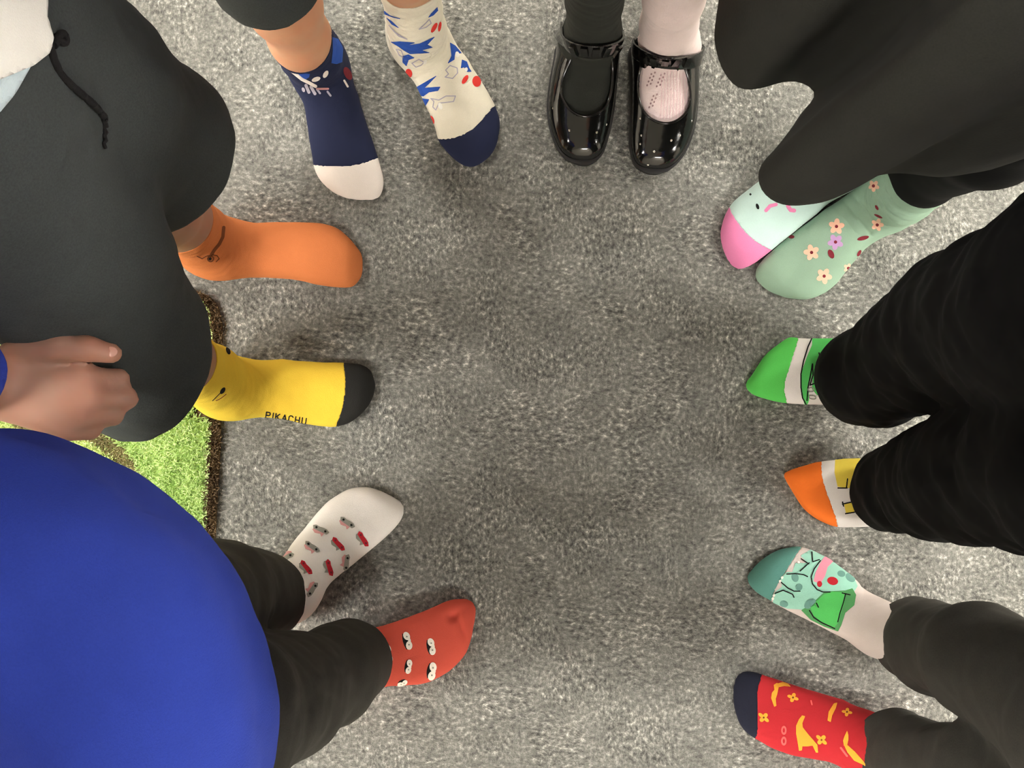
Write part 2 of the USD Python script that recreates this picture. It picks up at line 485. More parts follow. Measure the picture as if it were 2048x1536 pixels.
mats['patent'] = usdkit.material(stage, '/World/Looks/patent', {
    'geo': ('geometry', {}), 'n': ('noise_texture', {'scale': 60.0, 'detail': 2.0}), 'b': ('bump', {'strength': 0.08, 'distance': 0.002}),
    'p': ('principled_bsdf', {'base_color': srgb(14, 14, 13), 'roughness': 0.12, 'coat_weight': 0.35, 'coat_roughness': 0.06})},
    [('geo.position', 'n.vector'), ('n.fac', 'b.height'), ('b.normal', 'p.normal')], surface='p.BSDF')
plain('shoe_lining', (40, 36, 32), 0.6); plain('sole_rubber', (22, 21, 20), 0.55); plain('stud_metal', (200, 196, 186), 0.15, metallic=1.0)
def pile(name, a, b):
    mats[name] = usdkit.material(stage, '/World/Looks/' + name, {
        'geo': ('geometry', {}), 'n': ('noise_texture', {'scale': 55.0, 'detail': 3.0, 'roughness': .65}),
        'r': ('rgb_ramp', {'ramp': [(0.32, srgb(*a)), (0.68, srgb(*b))]}),
        'p': ('principled_bsdf', {'roughness': 0.85, 'specular_ior_level': 0.25})},
        [('geo.position', 'n.vector'), ('n.fac', 'r.fac'), ('r.color', 'p.base_color')], surface='p.BSDF')
pile('pile_green', (172, 200, 122), (206, 228, 160)); pile('pile_lime', (196, 212, 132), (218, 230, 164)); pile('pile_brown', (78, 62, 44), (120, 100, 72)); pile('pile_taupe', (128, 120, 84), (168, 160, 112))

# ------------------------------------------------------------------ the room
x0, x1, y0, y1, zc = ROOM
obj('floor', boxm(x0, x1, y0, y1, -.05, 0), 'carpet', kind='structure', label='grey flecked low-pile carpet', smooth=False)
obj('ceiling', boxm(x0, x1, y0, y1, zc, zc + .05), 'ceiling_paint', kind='structure', smooth=False)
for side, b in (('left', (x0 - .05, x0, y0, y1)), ('right', (x1, x1 + .05, y0, y1)), ('back', (x0, x1, y1, y1 + .05)), ('front', (x0, x1, y0 - .05, y0))):
    obj('wall_' + side, boxm(*b, 0, zc), 'wall_paint', kind='structure', smooth=False)
for side, b in (('left', (x0, x0 + .015, y0, y1)), ('right', (x1 - .015, x1, y0, y1)), ('back', (x0, x1, y1 - .015, y1)), ('front', (x0, x1, y0, y0 + .015))):
    obj('baseboard_' + side, boxm(*b, 0, .1), 'skirting', kind='structure', smooth=False)
LAMP = ['square ceiling panel light in the back left corner of the room', 'square ceiling panel light in the middle of the back wall', 'square ceiling panel light nearest the back right corner', 'square ceiling panel light second from the back right corner',
        'square ceiling panel light along the right wall, third from the back corner', 'square ceiling panel light along the right wall, nearest the front corner', 'inner one of the two square ceiling panel lights on the left', 'outer one of the two square ceiling panel lights on the left, by the wall', 'square ceiling panel light alone by the front wall']
for i, (x, y) in enumerate(PANELS):
    t = thing('ceiling_light', LAMP[i], 'ceiling light', (x, y, zc), group='ceiling panel lights')
    s = .3
    for a in ((-s, s, -s, -s + .02), (-s, s, s - .02, s), (-s, -s + .02, -s + .02, s - .02), (s - .02, s, -s + .02, s - .02)):
        obj('frame', boxm(x + a[0], x + a[1], y + a[2], y + a[3], zc - .03, zc), 'metal_frame', t, smooth=False)
    obj('diffuser', boxm(x - s + .02, x + s - .02, y - s + .02, y + s - .02, zc - .022, zc - .004), 'lamp', t, smooth=False)

# ------------------------------------------------------------------ the rug
def floor_px(pts, z=0.006):
    return Polygon([tuple(W(a, b, z)[:2]) for a, b in pts])
rug_out = floor_px([(-520, 574), (350, 574), (392, 578), (420, 590), (438, 612), (446, 650), (446, 760), (442, 900), (436, 1000), (431, 1100), (428, 1330), (-520, 1330)])
rug_in = floor_px([(-490, 592), (340, 592), (378, 596), (400, 604), (414, 622), (420, 660), (420, 760), (416, 900), (410, 1000), (405, 1100), (402, 1300), (-490, 1300)])
rug = thing('rug', 'lime green shaggy rug with brown edging, under the person in charcoal shorts', 'rug', (*W(100, 900, 0)[:2], 0))
rb = trimesh.creation.extrude_polygon(rug_out.buffer(-.002), .004)
obj('backing', rb, 'pile_brown', rug, smooth=False)

# ------------------------------------------------------------------ building people
def yaw_of(f):
    return math.atan2(f[1], f[0])

def make_sock(parent, foot, legnodes, mat, label, cap=None, cap_mat=None, cap_label=None, h=.0019, k=.022, wr=0.0, rim_cut=True, grow=0.0, low=0.0, seed=1, tilt=None, name='sock', dents=()):
    """foot + ankle tube, cut open at the last node; cap: a line of pixels from which the toe piece starts."""
    nodes = [np.array(n) for n in legnodes]
    d = nodes[-1][:3] - nodes[-2][:3]; d /= np.linalg.norm(d)
    ext = np.concatenate([nodes[-1][:3] + d * .02, nodes[-1][3:]])
    prims = [foot.prim(grow, low)] + chain(nodes + [ext])
    lo = np.min([p[1] for p in prims], 0) - .008; hi = np.max([p[2] for p in prims], 0) + .008
    F_ = Field(lo, hi, h)
    F_.add(prims[0])
    for i, p in enumerate(prims[1:]):
        F_.add(p, k if i == 0 else .008)
    V, F = F_.mesh(4)
    if wr:
        V = wrinkle(V, F, wr, 1.0, (60, 60, 190), seed, lambda P: np.clip((P[:, 2] - .035) / .02, 0, 1))
        V = wrinkle(V, F, wr * .5, 60, (1, 1, 1), seed + 5)
    V = wrinkle(V, F, .0007, 45, (1, 1, 1), seed + 9)
    for x, y, a, b, depth, deg in dents:
        q = (PX(V) - (x, y)) @ np.array([[math.cos(math.radians(deg)), -math.sin(math.radians(deg))], [math.sin(math.radians(deg)), math.cos(math.radians(deg))]])
        N = normals(V, F)
        V = V - N * (depth * np.exp(-((q[:, 0] / a) ** 2 + (q[:, 1] / b) ** 2)) * (N[:, 2] > 0))[:, None]
    V[:, 2] = np.maximum(V[:, 2], .0006 + foot.z0)
    cutn = np.array(tilt, float) if tilt is not None else d
    cutn = cutn / np.linalg.norm(cutn)
    V, F = clip(V, F, (V - nodes[-1][:3]) @ cutn)
    N = normals(V, F)
    body = (V, F)
    if cap is not None:
        g = signed(Polygon(chaikin(cap)).buffer(0), PX(V), 400)
        bV, bF = clip(V, F, -g)
        path = obj(name, solidify(bV, bF, .0014), mat, parent, label=label)
        cV, cF = clip(V, F, g)
        obj('toe_cap', solidify(cV, cF, .0014), cap_mat, path, label=cap_label)
    else:
        path = obj(name, solidify(V, F, .0014), mat, parent, label=label)
    return path, V, F, N

def hand_bones(Wr, D, N, S, curl=.5, scale=1.0):
    """Palm, four fingers and a thumb. D: along the hand, N: out of the back of the hand, S: towards the thumb."""
    D, N, S = (np.asarray(a, float) / np.linalg.norm(a) for a in (D, N, S))
    out = []
    L = .062 * scale
    for o in (-.022, -.008, .007, .021):
        out.append((cone(Wr + S * o * .45 * scale, Wr + D * L + S * o * scale, .0125 * scale, .0095 * scale), .012))
    for o, l in ((.0245, .058), (.0085, .066), (-.0075, .061), (-.0225, .047)):
        p = Wr + D * (L + .002) + S * o * scale
        a = curl * .5
        r = .0083 * scale
        for j, part in enumerate((.42, .32, .26)):
            q = p + (D * math.cos(a) - N * math.sin(a)) * l * scale * part
            out.append((cone(p, q, r, r * .92), .003)); p = q; r *= .92; a += curl
    p = Wr + D * .018 * scale + S * .02 * scale
    for q, r0, r1 in ((np.array([.045, .036, -.006]), .0125, .010), (np.array([.066, .042, -.010]), .010, .0088), (np.array([.084, .042, -.012]), .0088, .0072)):
        e = Wr + (D * q[0] + S * q[1] + N * q[2]) * scale
        out.append((cone(p, e, r0 * scale, r1 * scale), .006)); p = e
    return out

class Kid:
    def __init__(self, label, hips, facing, lean=(0, 0), tall=1.0, skin='skin_fair', hair='hair_brown', long_hair=False, res=.006):
        self.f = np.array([*facing, 0.0]); self.f /= np.linalg.norm(self.f)
        self.l = np.array([-self.f[1], self.f[0], 0])     # the child's own left
        self.hips = np.array(hips, float)
        self.t, self.skin, self.hair, self.long, self.res = tall, skin, hair, long_hair, res
        up = np.array([0, 0, 1.0])
        lean = np.array([lean[0], lean[1], 0])
        self.waist = self.hips + up * .10 * tall + lean * .2
        self.chest = self.hips + up * .235 * tall + lean * .6
        self.sho = self.hips + up * .335 * tall + lean * .9
        self.neck = self.hips + up * .38 * tall + lean * 1.0
        self.head = self.hips + up * .50 * tall + lean * 1.3
        self.bones, self.arms = [], {}
        self.path = thing('person', label, 'person', (self.hips[0], self.hips[1], 0))
        self.torso = [(ellip(self.hips, (.082, .108, .095), yaw_of(self.f)), .02), (ellip(self.waist, (.078, .096, .10), yaw_of(self.f)), .03),
                      (ellip(self.chest, (.082, .104, .125), yaw_of(self.f)), .03),
                      (cone(self.sho - self.l * .092 + [0, 0, -.01], self.sho + self.l * .092 + [0, 0, -.01], .04, .04), .03)]
    def arm(self, side, elbow=None, wrist=None, hand=None, scale=.86):
        s = self.sho + self.l * side * .115 - [0, 0, .012]
        w = self.hips + self.l * side * .142 - self.f * .035 - [0, 0, .075] if wrist is None else np.array(wrist)
        e = s * .47 + w * .53 + self.l * side * .012 - self.f * .035 if elbow is None else np.array(elbow)
        self.arms[side] = [(*s, .034), (*e, .0275), (*w, .0205)]
        if hand is None:
            d = w - e
            self.hb = hand_bones(w, d, self.l * side, self.f, .35, scale)
        else:
            self.hb = hand
        for c in chain(self.arms[side]):
            self.bones.append((c, .012))
        self.bones += self.hb
    def leg(self, nodes):
        for i, c in enumerate(chain(nodes)):
            self.bones.append((c, .015))
    def build(self, feet):
        b = [(f.prim(-.0085), .004) for f in feet] + self.torso + self.bones
        h, up = self.head, np.array([0, 0, 1.0])
        yw = yaw_of(self.f)
        b += [(cone(self.neck - up * .03, self.neck + up * .05, .036, .034), .02), (ellip(h + up * .012, (.088, .075, .092), yw), .02),
              (ellip(h + self.f * .022 - up * .042, (.058, .052, .055), yw), .03), (cone(h + self.f * .085 - up * .012, h + self.f * .094 - up * .026, .006, .0095), .010),
              (cone(h + self.f * .070 - up * .058 - self.l * .012, h + self.f * .070 - up * .058 + self.l * .012, .007, .007), .008)]
        for s in (-1, 1):
            b.append((ellip(h + self.l * s * .076 - up * .012, (.017, .008, .025), yw), .006))
        lo = np.min([p[0][1] for p in b], 0) - .02; hi = np.max([p[0][2] for p in b], 0) + .02
        F_ = Field(lo, hi, self.res)
        for p, k in b:
            F_.add(p, k)
        V, F = F_.mesh(3)
        V[:, 2] = np.maximum(V[:, 2], .0025 + max([f.z0 for f in feet]) * 1.0)
        self.V, self.F = V, F
        obj('body', (V, F), self.skin, self.path)
        # face and hair
        for s in (-1, 1):
            e = h + self.f * .0755 + self.l * s * .029 + up * .006
            obj('eye', sphere(e, .0096), 'eye_white', self.path)
            obj('iris', sphere(e + self.f * .0056, .0050), 'iris', self.path)
            br = [e + up * .018 + self.f * .006 + self.l * s * o + up * q for o, q in ((-.012, 0), (0, .003), (.012, -.001))]
            obj('eyebrow', tube(smooth_path(br, 9), .0022, 6), self.hair, self.path)
        lp = [h + self.f * (.0785 - abs(o) * .25) - up * .058 + self.l * o for o in (-.018, -.009, 0, .009, .018)]
        obj('lips', tube(smooth_path(lp, 11), [.001, .0025, .0036, .0040, .0040, .0042, .0040, .0040, .0036, .0025, .001], 8), 'lip', self.path)
        G = Field(h - .16, h + .15, .006)
        G.add(ellip(h + up * .02 - self.f * .006, (.099, .087, .098), yw))
        if self.long:
            G.add(cone(h - self.f * .06 + up * .02, h - self.f * .085 - up * .10, .05, .03), .03)
        HV, HF = G.mesh(3)
        HV = wrinkle(HV, HF, .006, 1.0, (60, 60, 14), 3)
        q = HV - h
        fw, upz = q @ self.f, q[:, 2]
        HV, HF = clip(HV, HF, np.maximum(np.minimum(fw - .028 + .5 * np.maximum(upz - .03, 0), .055 - upz + .3 * fw), -upz - (.155 if self.long else .07)))
        obj('hair', solidify(HV, HF, .004), self.hair, self.path)
    def top(self, name, mat, hem, cuffs, grow=.012, label=None, sleeves=True, short=False, extra=(), cuff=.004, res=.006, wr=.004, cut=None, seed=3):
        prims = [(grown(p, grow), k) for p, k in self.torso[1:]] + [(grown(self.torso[0][0], grow), .03)] + list(extra)
        g = []
        for side, nodes in self.arms.items():
            n = [np.array(x) for x in nodes]
            if short:
                m = n[0] + .55 * (n[1] - n[0]); prims.append((cone(n[0][:3], n[0][:3] + .75 * (n[1][:3] - n[0][:3]), .046, .044), .02)); d = n[1][:3] - n[0][:3]; c = m[:3]
            else:
                d = n[2][:3] - n[1][:3]; d = d / np.linalg.norm(d); c = n[2][:3] - d * cuff
                e2 = n[2][:3] + d * .02
                prims += [(cone(n[0][:3], n[1][:3], n[0][3] + grow, n[1][3] + grow * .9), .02), (cone(n[1][:3], c - d * .03, n[1][3] + grow * .9, n[2][3] + .008), .01), (cone(c - d * .03, e2, n[2][3] + .0065, n[2][3] + .0065), .004)]
            g.append((c, d / np.linalg.norm(d)))
        lo = np.min([p[0][1] for p in prims], 0) - .02; hi = np.max([p[0][2] for p in prims], 0) + .02
        F_ = Field(lo, hi, res)
        for p, k in prims:
            F_.add(p, k)
        V, F = F_.mesh(4)
        V = wrinkle(V, F, wr, 22, (1, 1, .5), seed)
        lat = (V - self.hips) @ self.l
        cutv = hem - V[:, 2]
        for side, nodes in self.arms.items():
            dd = np.min([np.linalg.norm(V - (np.array(nodes[i][:3]) * (1 - u) + np.array(nodes[i + 1][:3]) * u), axis=1) for i in (0, 1) for u in np.linspace(0, 1, 9)], 0)
            cutv = np.where((dd < .056) & (lat * side > .105), np.minimum(cutv, -.01), cutv)
        for c, d in g:
            near = np.linalg.norm(V - c, axis=1) < .075
            cutv = np.maximum(cutv, np.where(near, (V - c) @ d, -1))
        if cut is not None:
            cutv = np.maximum(cutv, cut(V))
        V, F = clip(V, F, cutv)
        return obj(name, solidify(V, F, .0025), mat, self.path, label=label), V, F
    def bottoms(self, name, mat, legs, waist_z, grow=.010, label=None, wr=.0035, hems=None, freq=26, stretch=(1, 1, .45), k=.02, res=.005, seed=11, extra=(), post=None):
        prims = [(grown(self.torso[0][0], grow), .03), (grown(self.torso[1][0], grow), .03)] + list(extra)
        planes = []
        for i, nodes in enumerate(legs):
            n = [np.array(x, float) for x in nodes]
            d = n[0][:3] - n[1][:3]; d /= np.linalg.norm(d)
            if hems and hems[i] is not None:
                hd = np.array(hems[i], float); hd /= np.linalg.norm(hd)
            else:
                hd = np.array([0, 0, -1.0])
            first = np.concatenate([n[0][:3] + d * .06, [n[0][3] + (n[0][3] - n[1][3]) * .2]])
            for c in chain([first] + n):
                prims.append((c, k))
            planes.append((n[0][:3], hd, n[0][3]))
        lo = np.min([p[0][1] for p in prims], 0) - .02; hi = np.max([p[0][2] for p in prims], 0) + .02
        F_ = Field(lo, hi, res)
        for p, kk in prims:
            F_.add(p, kk)
        V, F = F_.mesh(4)
        fade = lambda P: np.clip(np.min([np.linalg.norm(P - c, axis=1) - r * .8 for c, d, r in planes], 0) / .04, .22, 1)
        V = wrinkle(V, F, wr, freq, stretch, seed, fade)
        V = wrinkle(V, F, wr * .25, freq * 3, (1, 1, 1), seed + 4)
        if post is not None:
            V = post(V, F)
        cutv = V[:, 2] - waist_z
        which = np.argmin([np.linalg.norm(V - c, axis=1) for c, d, r in planes], 0)
        for i, (c, d, r) in enumerate(planes):
            near = (np.linalg.norm(V - c, axis=1) < r + .085) & (which == i)
            cutv = np.maximum(cutv, np.where(near, (V - c) @ d, -1))
        V, F = clip(V, F, cutv)
        return obj(name, solidify(V, F, .002), mat, self.path, label=label), V, F

def sphere(c, r, s=(1, 1, 1)):
    m = trimesh.creation.icosphere(2, r); m.vertices = m.vertices * s + c
    return m

def nd(px, py, z, r):
    return (*W(px, py, z), r)


def skirt(kid, name, mat, hem, waist_c, waist_r, waist_z, label=None, n=220, rows=26, flare=.12):
    """Closed hem curve (world points) joined to an oval waist, folds fading towards the waist."""
    hem = np.asarray(hem, float)
    from scipy.interpolate import CubicSpline
    h = np.vstack([hem, hem[:1]])
    t = np.concatenate([[0], np.cumsum(np.linalg.norm(np.diff(h, axis=0), axis=1))])
    cs = CubicSpline(t, h, bc_type='periodic')
    H = cs(np.linspace(0, t[-1], n, endpoint=False))
    wc = np.array([*waist_c, waist_z])
    from scipy.ndimage import gaussian_filter1d
    Hs = gaussian_filter1d(H, n / 9, axis=0, mode='wrap')
    ang = np.arctan2(H[:, 1] - hem[:, 1].mean(), H[:, 0] - hem[:, 0].mean())
    ang = np.unwrap(ang); lin = np.linspace(ang[0], ang[0] + np.sign(ang[-1] - ang[0]) * 2 * math.pi, n, endpoint=False)
    ang = .35 * ang + .65 * lin
    Wp = wc + np.stack([waist_r * np.cos(ang), waist_r * np.sin(ang), 0 * ang], 1)
    V = []
    for r in range(rows + 1):
        u = r / rows
        p = Hs + (Wp - Hs) * u + (H - Hs) * (1 - u ** 2.0) * (1 + .12 * math.sin(math.pi * u))
        p[:, :2] += (H[:, :2] - H[:, :2].mean(0)) * flare * math.sin(math.pi * u)
        V.append(p)
    V = np.vstack(V)
    F = []
    i = np.arange(n); j = (i + 1) % n
    for r in range(rows):
        a, b = r * n, (r + 1) * n
        F += [np.stack([a + i, a + j, b + j], 1), np.stack([a + i, b + j, b + i], 1)]
    F = np.vstack(F)
    if trimesh.Trimesh(V, F, process=False).vertex_normals[:n].dot([0, 0, 1]).mean() < 0:
        F = F[:, ::-1]
    V = wrinkle(V, F, .0025, 24, (1, 1, .4), 5)
    return obj(name, solidify(V, F, .0022), mat, kid.path, label=label), V, F

def leg_to(kid, low, knee, side, r_knee=.040, r_thigh=.055, r_hip=.068):
    """Skin nodes from the ankle up to the hip joint; low: list of nodes below the knee."""
    hip = kid.hips + kid.l * side * .055 - [0, 0, .02]
    th = (np.array(knee) + hip) / 2
    return [*low, (*knee, r_knee), (*th, r_thigh), (*hip, r_hip)]

def leg_in(kid, foot, garment, side, ankle=(.76, 0, .025)):
    g = [np.array(n, float) for n in garment]
    out = [(*foot.at(ankle[0], .045, ankle[1]), ankle[2])]
    for n in g[1:-1]:
        out.append((*n[:3], min(n[3] - .008, .028 + .045 * max(n[2] - .1, 0))))
    return [*out, (*(kid.hips + kid.l * side * .05 - [0, 0, .02]), .068)]

# ================================================================== child in charcoal shorts (left)
k1 = Kid('person in wide charcoal shorts with drawcord, wearing one orange and one yellow sock', (-.355, .190, .55), (1, 0.0), lean=(-.02, -.01), skin='skin_rose', hair='hair_brown', res=.0036)
fo = Foot([(500, 449), (560, 443), (640, 443), (672, 452), (697, 474), (720, 503), (721, 530), (718, 552), (702, 573), (680, 574), (640, 570), (590, 557), (500, 554)], (723, 512), (-1, -.035), .21, .52)
fy = Foot([(540, 714), (581, 721), (640, 724), (687, 725), (718, 728), (738, 738), (747, 762), (746, 785), (737, 810), (718, 832), (697, 847), (665, 856), (615, 849), (540, 833)], (748, 782), (-1, -.02), .21, .5, z0=.0042)
a_o = [(*fo.at(.76, .045), .034), nd(397, 470, .080, .0335), nd(362, 441, .125, .0335)]
a_y = [(*fy.at(.76, .045), .034), nd(421, 752, .085, .033), nd(373, 727, .130, .033)]
s_orange = make_sock(k1.path, fo, a_o, 'sock_orange', 'plain orange ankle sock with a dark brow and eye stitched at the ankle', wr=.0007, seed=2)
s_yellow = make_sock(k1.path, fy, a_y, 'sock_yellow', 'yellow sock with black toe and small black lettering',
                     cap=[(687, 690), (687, 725), (692, 770), (686, 815), (671, 856), (660, 900), (900, 900), (900, 690)], cap_mat='sock_black', cap_label='black toe of the yellow sock', wr=.0006, seed=3)
k1.leg(leg_to(k1, [(*fo.at(.76, .045), .029), nd(362, 441, .125, .0305), nd(318, 418, .19, .035)], W(255, 385, .30), 1))
k1.leg(leg_to(k1, [(*fy.at(.76, .045), .029), nd(373, 727, .130, .0295), nd(335, 712, .19, .034)], W(262, 690, .30), -1))
k1.arm(1)
wr1 = W(6, 764, .445)
D, N, S = np.array([.97, -.05, -.18]), np.array([.18, 0, .97]), np.array([.06, 1.0, 0])
fist = []
for o, dl in ((.006, .056), (-.007, .060), (-.019, .053), (-.029, .043)):
    fist.append((cone(wr1 + S * (o * .55 + .004) - N * .001, wr1 + D * dl + S * o, .0140, .0104), .010))
for o, dx, l, c0 in ((.0055, .0575, .046, .75), (-.0080, .0610, .052, .70), (-.0205, .0550, .047, .80), (-.0310, .0445, .038, .85)):
    p = wr1 + D * dx + S * o + N * .002; a = c0; r = .0090
    for part, da in ((.50, 1.15), (.30, 1.0), (.20, .6)):
        q = p + (D * math.cos(a) - N * math.sin(a)) * l * part
        fist.append((cone(p, q, r, r * .92), .0022)); p = q; r *= .92; a += da
p = wr1 + D * .010 + S * .020 + N * .002
for q, r0, r1 in (((.038, .0270, .010), .0125, .0105), ((.058, .0265, .012), .0105, .0090), ((.0735, .0240, .008), .0090, .0074)):
    e = wr1 + D * q[0] + S * q[1] + N * q[2]
    fist.append((cone(p, e, r0, r1), .0035)); p = e
thumb_tip = p
k1.arm(-1, elbow=(-.415, .035, .665), wrist=tuple(wr1 - D * .004), hand=fist)
k1.build([fo, fy])
tn = sphere((0, 0, 0), 1.0).copy(); tn.vertices = tn.vertices * [.0048, .0038, .0010] + (thumb_tip + N * .0064 + D * .001 + S * .001)
obj('thumbnail', tn, 'nail', k1.path)
hip = k1.hips
sh1, SV, SF = k1.bottoms('shorts', 'charcoal', [
    [nd(304, 300, .30, .0700), (-.327, .206, .43, .080), (*(hip + [.01, .035, -.02]), .088)],
    [nd(272, 706, .30, .0665), (-.336, .100, .42, .0745), (*(hip + [.005, -.045, -.01]), .086)]], .62, grow=.012, label='charcoal knee length shorts, hem pulled up by the hand',
    hems=[(.12, -.10, -1), (.22, -.05, -1)], wr=.005, freq=20)
cpx = smooth_path([(100, 66), (110, 106), (124, 146), (150, 176), (178, 200), (203, 222), (220, 246), (226, 266), (220, 282), (213, 297)], 44)
cord = np.array([pick(SV, x, y, 14) for x, y in cpx])
from scipy.ndimage import gaussian_filter1d as gf1
cord[:, 2] = gf1(cord[:, 2], 4.0, mode='nearest') + .0050
obj('drawcord', tube(cord, np.concatenate([np.full(34, .0024), np.linspace(.0024, .0012, 10)]), 8), 'cord_black', sh1, label='black drawcord hanging from the waist of the shorts')
knot = [pick(SV, x, y, 14) + [0, 0, .006] for x, y in ((122, 78), (134, 92), (142, 88), (136, 74), (126, 86), (118, 98))]
obj('cord_bow', tube(smooth_path(knot, 30), .0022, 8), 'cord_black', sh1)
far = [(-4000, -4000), (97, -4000)]
in1 = Polygon(far + [(97, 0), (95, 41), (106, 62), (109, 79), (100, 106), (68, 131), (0, 159), (-400, 300), (-4000, 900)])
in2 = Polygon(far + [(86, 0), (86, 100), (62, 133), (31, 188), (0, 225), (-400, 420), (-4000, 1200)])
k1.top('undershirt', 'pale_blue_cotton', .505, [], grow=.0145, short=True, label='pale blue shirt tail under the white top', cut=lambda V: np.where(V[:, 2] < .68, signed(in2, PX(V)) * .00028, -.01), res=.005, wr=.003)
k1.top('shirt', 'white_cotton', .515, [], grow=.019, short=True, label='white top', cut=lambda V: np.where(V[:, 2] < .68, signed(in1, PX(V)) * .00028, -.01), res=.005, wr=.003)
f1, l1, c1 = k1.f, k1.l, k1.hips
def open_front(V):
    q = V - c1
    return np.where(np.abs(q @ l1) < .075, (q @ f1) - .01, -1)
k1.top('cardigan', 'royal_blue', .66, [], grow=.024, label='royal blue cardigan worn open', cut=open_front, cuff=.022)
# figures on the socks
patch(s_orange, 'brow', line([(447, 455), (445, 474), (438, 488), (428, 500), (423, 508)], 6.5), 'yarn_brown')
patch(s_orange, 'outline', line([(394, 512), (404, 517), (412, 512), (424, 509), (434, 511), (438, 517), (432, 523)], 2.0), 'yarn_brown')
patch(s_orange, 'ring', Point(421, 517).buffer(7).difference(Point(421, 517).buffer(4)), 'yarn_brown')
patch(s_orange, 'dot', Point(420, 517).buffer(3), 'yarn_black', .0006)
patch(s_yellow, 'dash', ell(456, 702, 4.0, 7.5, -20), 'yarn_black')
patch(s_yellow, 'dash', ell(445, 781, 4.0, 7.5, 35), 'yarn_black')
patch(s_yellow, 'thread', line([(442, 784), (432, 794), (425, 801)], 1.6), 'yarn_black')
patch(s_yellow, 'thread', line([(452, 788), (442, 796), (432, 801)], 1.4), 'yarn_brown')
glyph = {'P': [[(0, 0), (0, 1)], [(0, 1), (.5, 1), (.62, .85), (.62, .65), (.5, .5), (0, .5)]], 'I': [[(.1, 0), (.1, 1)]], 'K': [[(0, 0), (0, 1)], [(.62, 1), (0, .42)], [(.2, .6), (.65, 0)]],
         'A': [[(0, 0), (.36, 1), (.72, 0)], [(.14, .36), (.58, .36)]], 'C': [[(.64, .82), (.5, 1), (.15, 1), (0, .8), (0, .2), (.15, 0), (.5, 0), (.64, .18)]], 'H': [[(0, 0), (0, 1)], [(.62, 0), (.62, 1)], [(0, .5), (.62, .5)]], 'U': [[(0, 1), (0, .2), (.15, 0), (.47, 0), (.62, .2), (.62, 1)]]}
adv = {'P': 11.8, 'I': 5.6, 'K': 12.2, 'A': 12.6, 'C': 12.4, 'H': 12.4, 'U': 12}
tx = 0
for ch in 'PIKACHU':
    g = union_all([line([(a * 12.5 + tx, -b * 12.5) for a, b in st], 2.2) for st in glyph[ch]])
    tx += adv[ch] + 1.0
    patch(s_yellow, 'letter', affinity.translate(affinity.rotate(g, 9, origin=(0, 0)), 531, 836), 'yarn_black')

# ================================================================== child at the top with navy and white socks
k2 = Kid('person with bare shin, wearing one navy sock and one blue-patterned white sock', (-.195, .495, .56), (.33, -.94), lean=(.02, -.11), skin='skin_tan', hair='hair_blond', long_hair=True, res=.005)
fn = Foot([(600, 150), (606, 181), (611, 215), (616, 262), (621, 302), (627, 340), (636, 356), (650, 370), (668, 384), (690, 393), (718, 395), (745, 393), (757, 386), (765, 366), (763, 340), (754, 312), (738, 262), (722, 215), (706, 149)], (704, 397), (-.235, -.97), .2, .58)
fw = Foot([(814, 130), (832, 170), (850, 207), (867, 243), (876, 278), (888, 294), (905, 312), (926, 327), (946, 328), (966, 316), (984, 300), (994, 280), (999, 255), (998, 229), (990, 208), (972, 175), (946, 135), (925, 105)], (952, 330), (-.43, -.903), .2, .58)
a_n = [(*fn.at(.76, .045), .033), nd(622, 108, .080, .0325), nd(600, 76, .118, .0325)]
a_w = [(*fw.at(.76, .045), .032), nd(833, 58, .090, .0305), nd(818, -38, .165, .0300)]
s_navy = make_sock(k2.path, fn, a_n, 'sock_navy', 'navy sock with white toe and small white and blue figures at the ankle',
                   cap=[(560, 318), (627, 330), (655, 333), (690, 333), (722, 328), (754, 316), (800, 300), (850, 450), (560, 450)], cap_mat='sock_offwhite', cap_label='white toe of the navy sock', wr=.0008, seed=4, tilt=(-.15, -.25, 1))
s_white = make_sock(k2.path, fw, a_w, 'sock_cream', 'cream white sock with navy toe and a blue and red pattern', dents=[(872, 96, 26, 5, .0022, -25), (862, 112, 26, 4, .0018, -25), (845, 150, 20, 4, .0012, -20)],
                    cap=[(840, 268), (876, 279), (900, 278), (926, 270), (946, 258), (962, 242), (975, 226), (992, 209), (1050, 160), (1080, 400), (840, 400)], cap_mat='sock_navy', cap_label='navy toe of the cream sock', wr=.0016, seed=6)
k2.leg(leg_to(k2, [(*fn.at(.76, .045), .029), nd(600, 76, .118, .0305), nd(566, 5, .19, .0350)], W(533, -64, .28), -1, .0335, .046))
k2.leg(leg_to(k2, [(*fw.at(.76, .045), .028), nd(818, -38, .165, .0262), nd(806, -70, .21, .031)], W(792, -150, .30), 1))
k2.arm(1); k2.arm(-1)
k2.build([fn, fw])
hip = k2.hips
k2.bottoms('shorts', 'charcoal', [[nd(533, -60, .262, .0480), (*(W(534, -58, .262) * .45 + (hip - k2.l * .05) * .55), .070), (*(hip - k2.l * .04), .082)],
                                 [nd(792, -160, .29, .055), (*(W(792, -160, .29) * .45 + (hip + k2.l * .05) * .55), .066), (*(hip + k2.l * .04), .082)]], .64, label='dark cropped shorts')
k2.top('shirt', 'white_cotton', .56, [], grow=.016, short=True, label='white top')
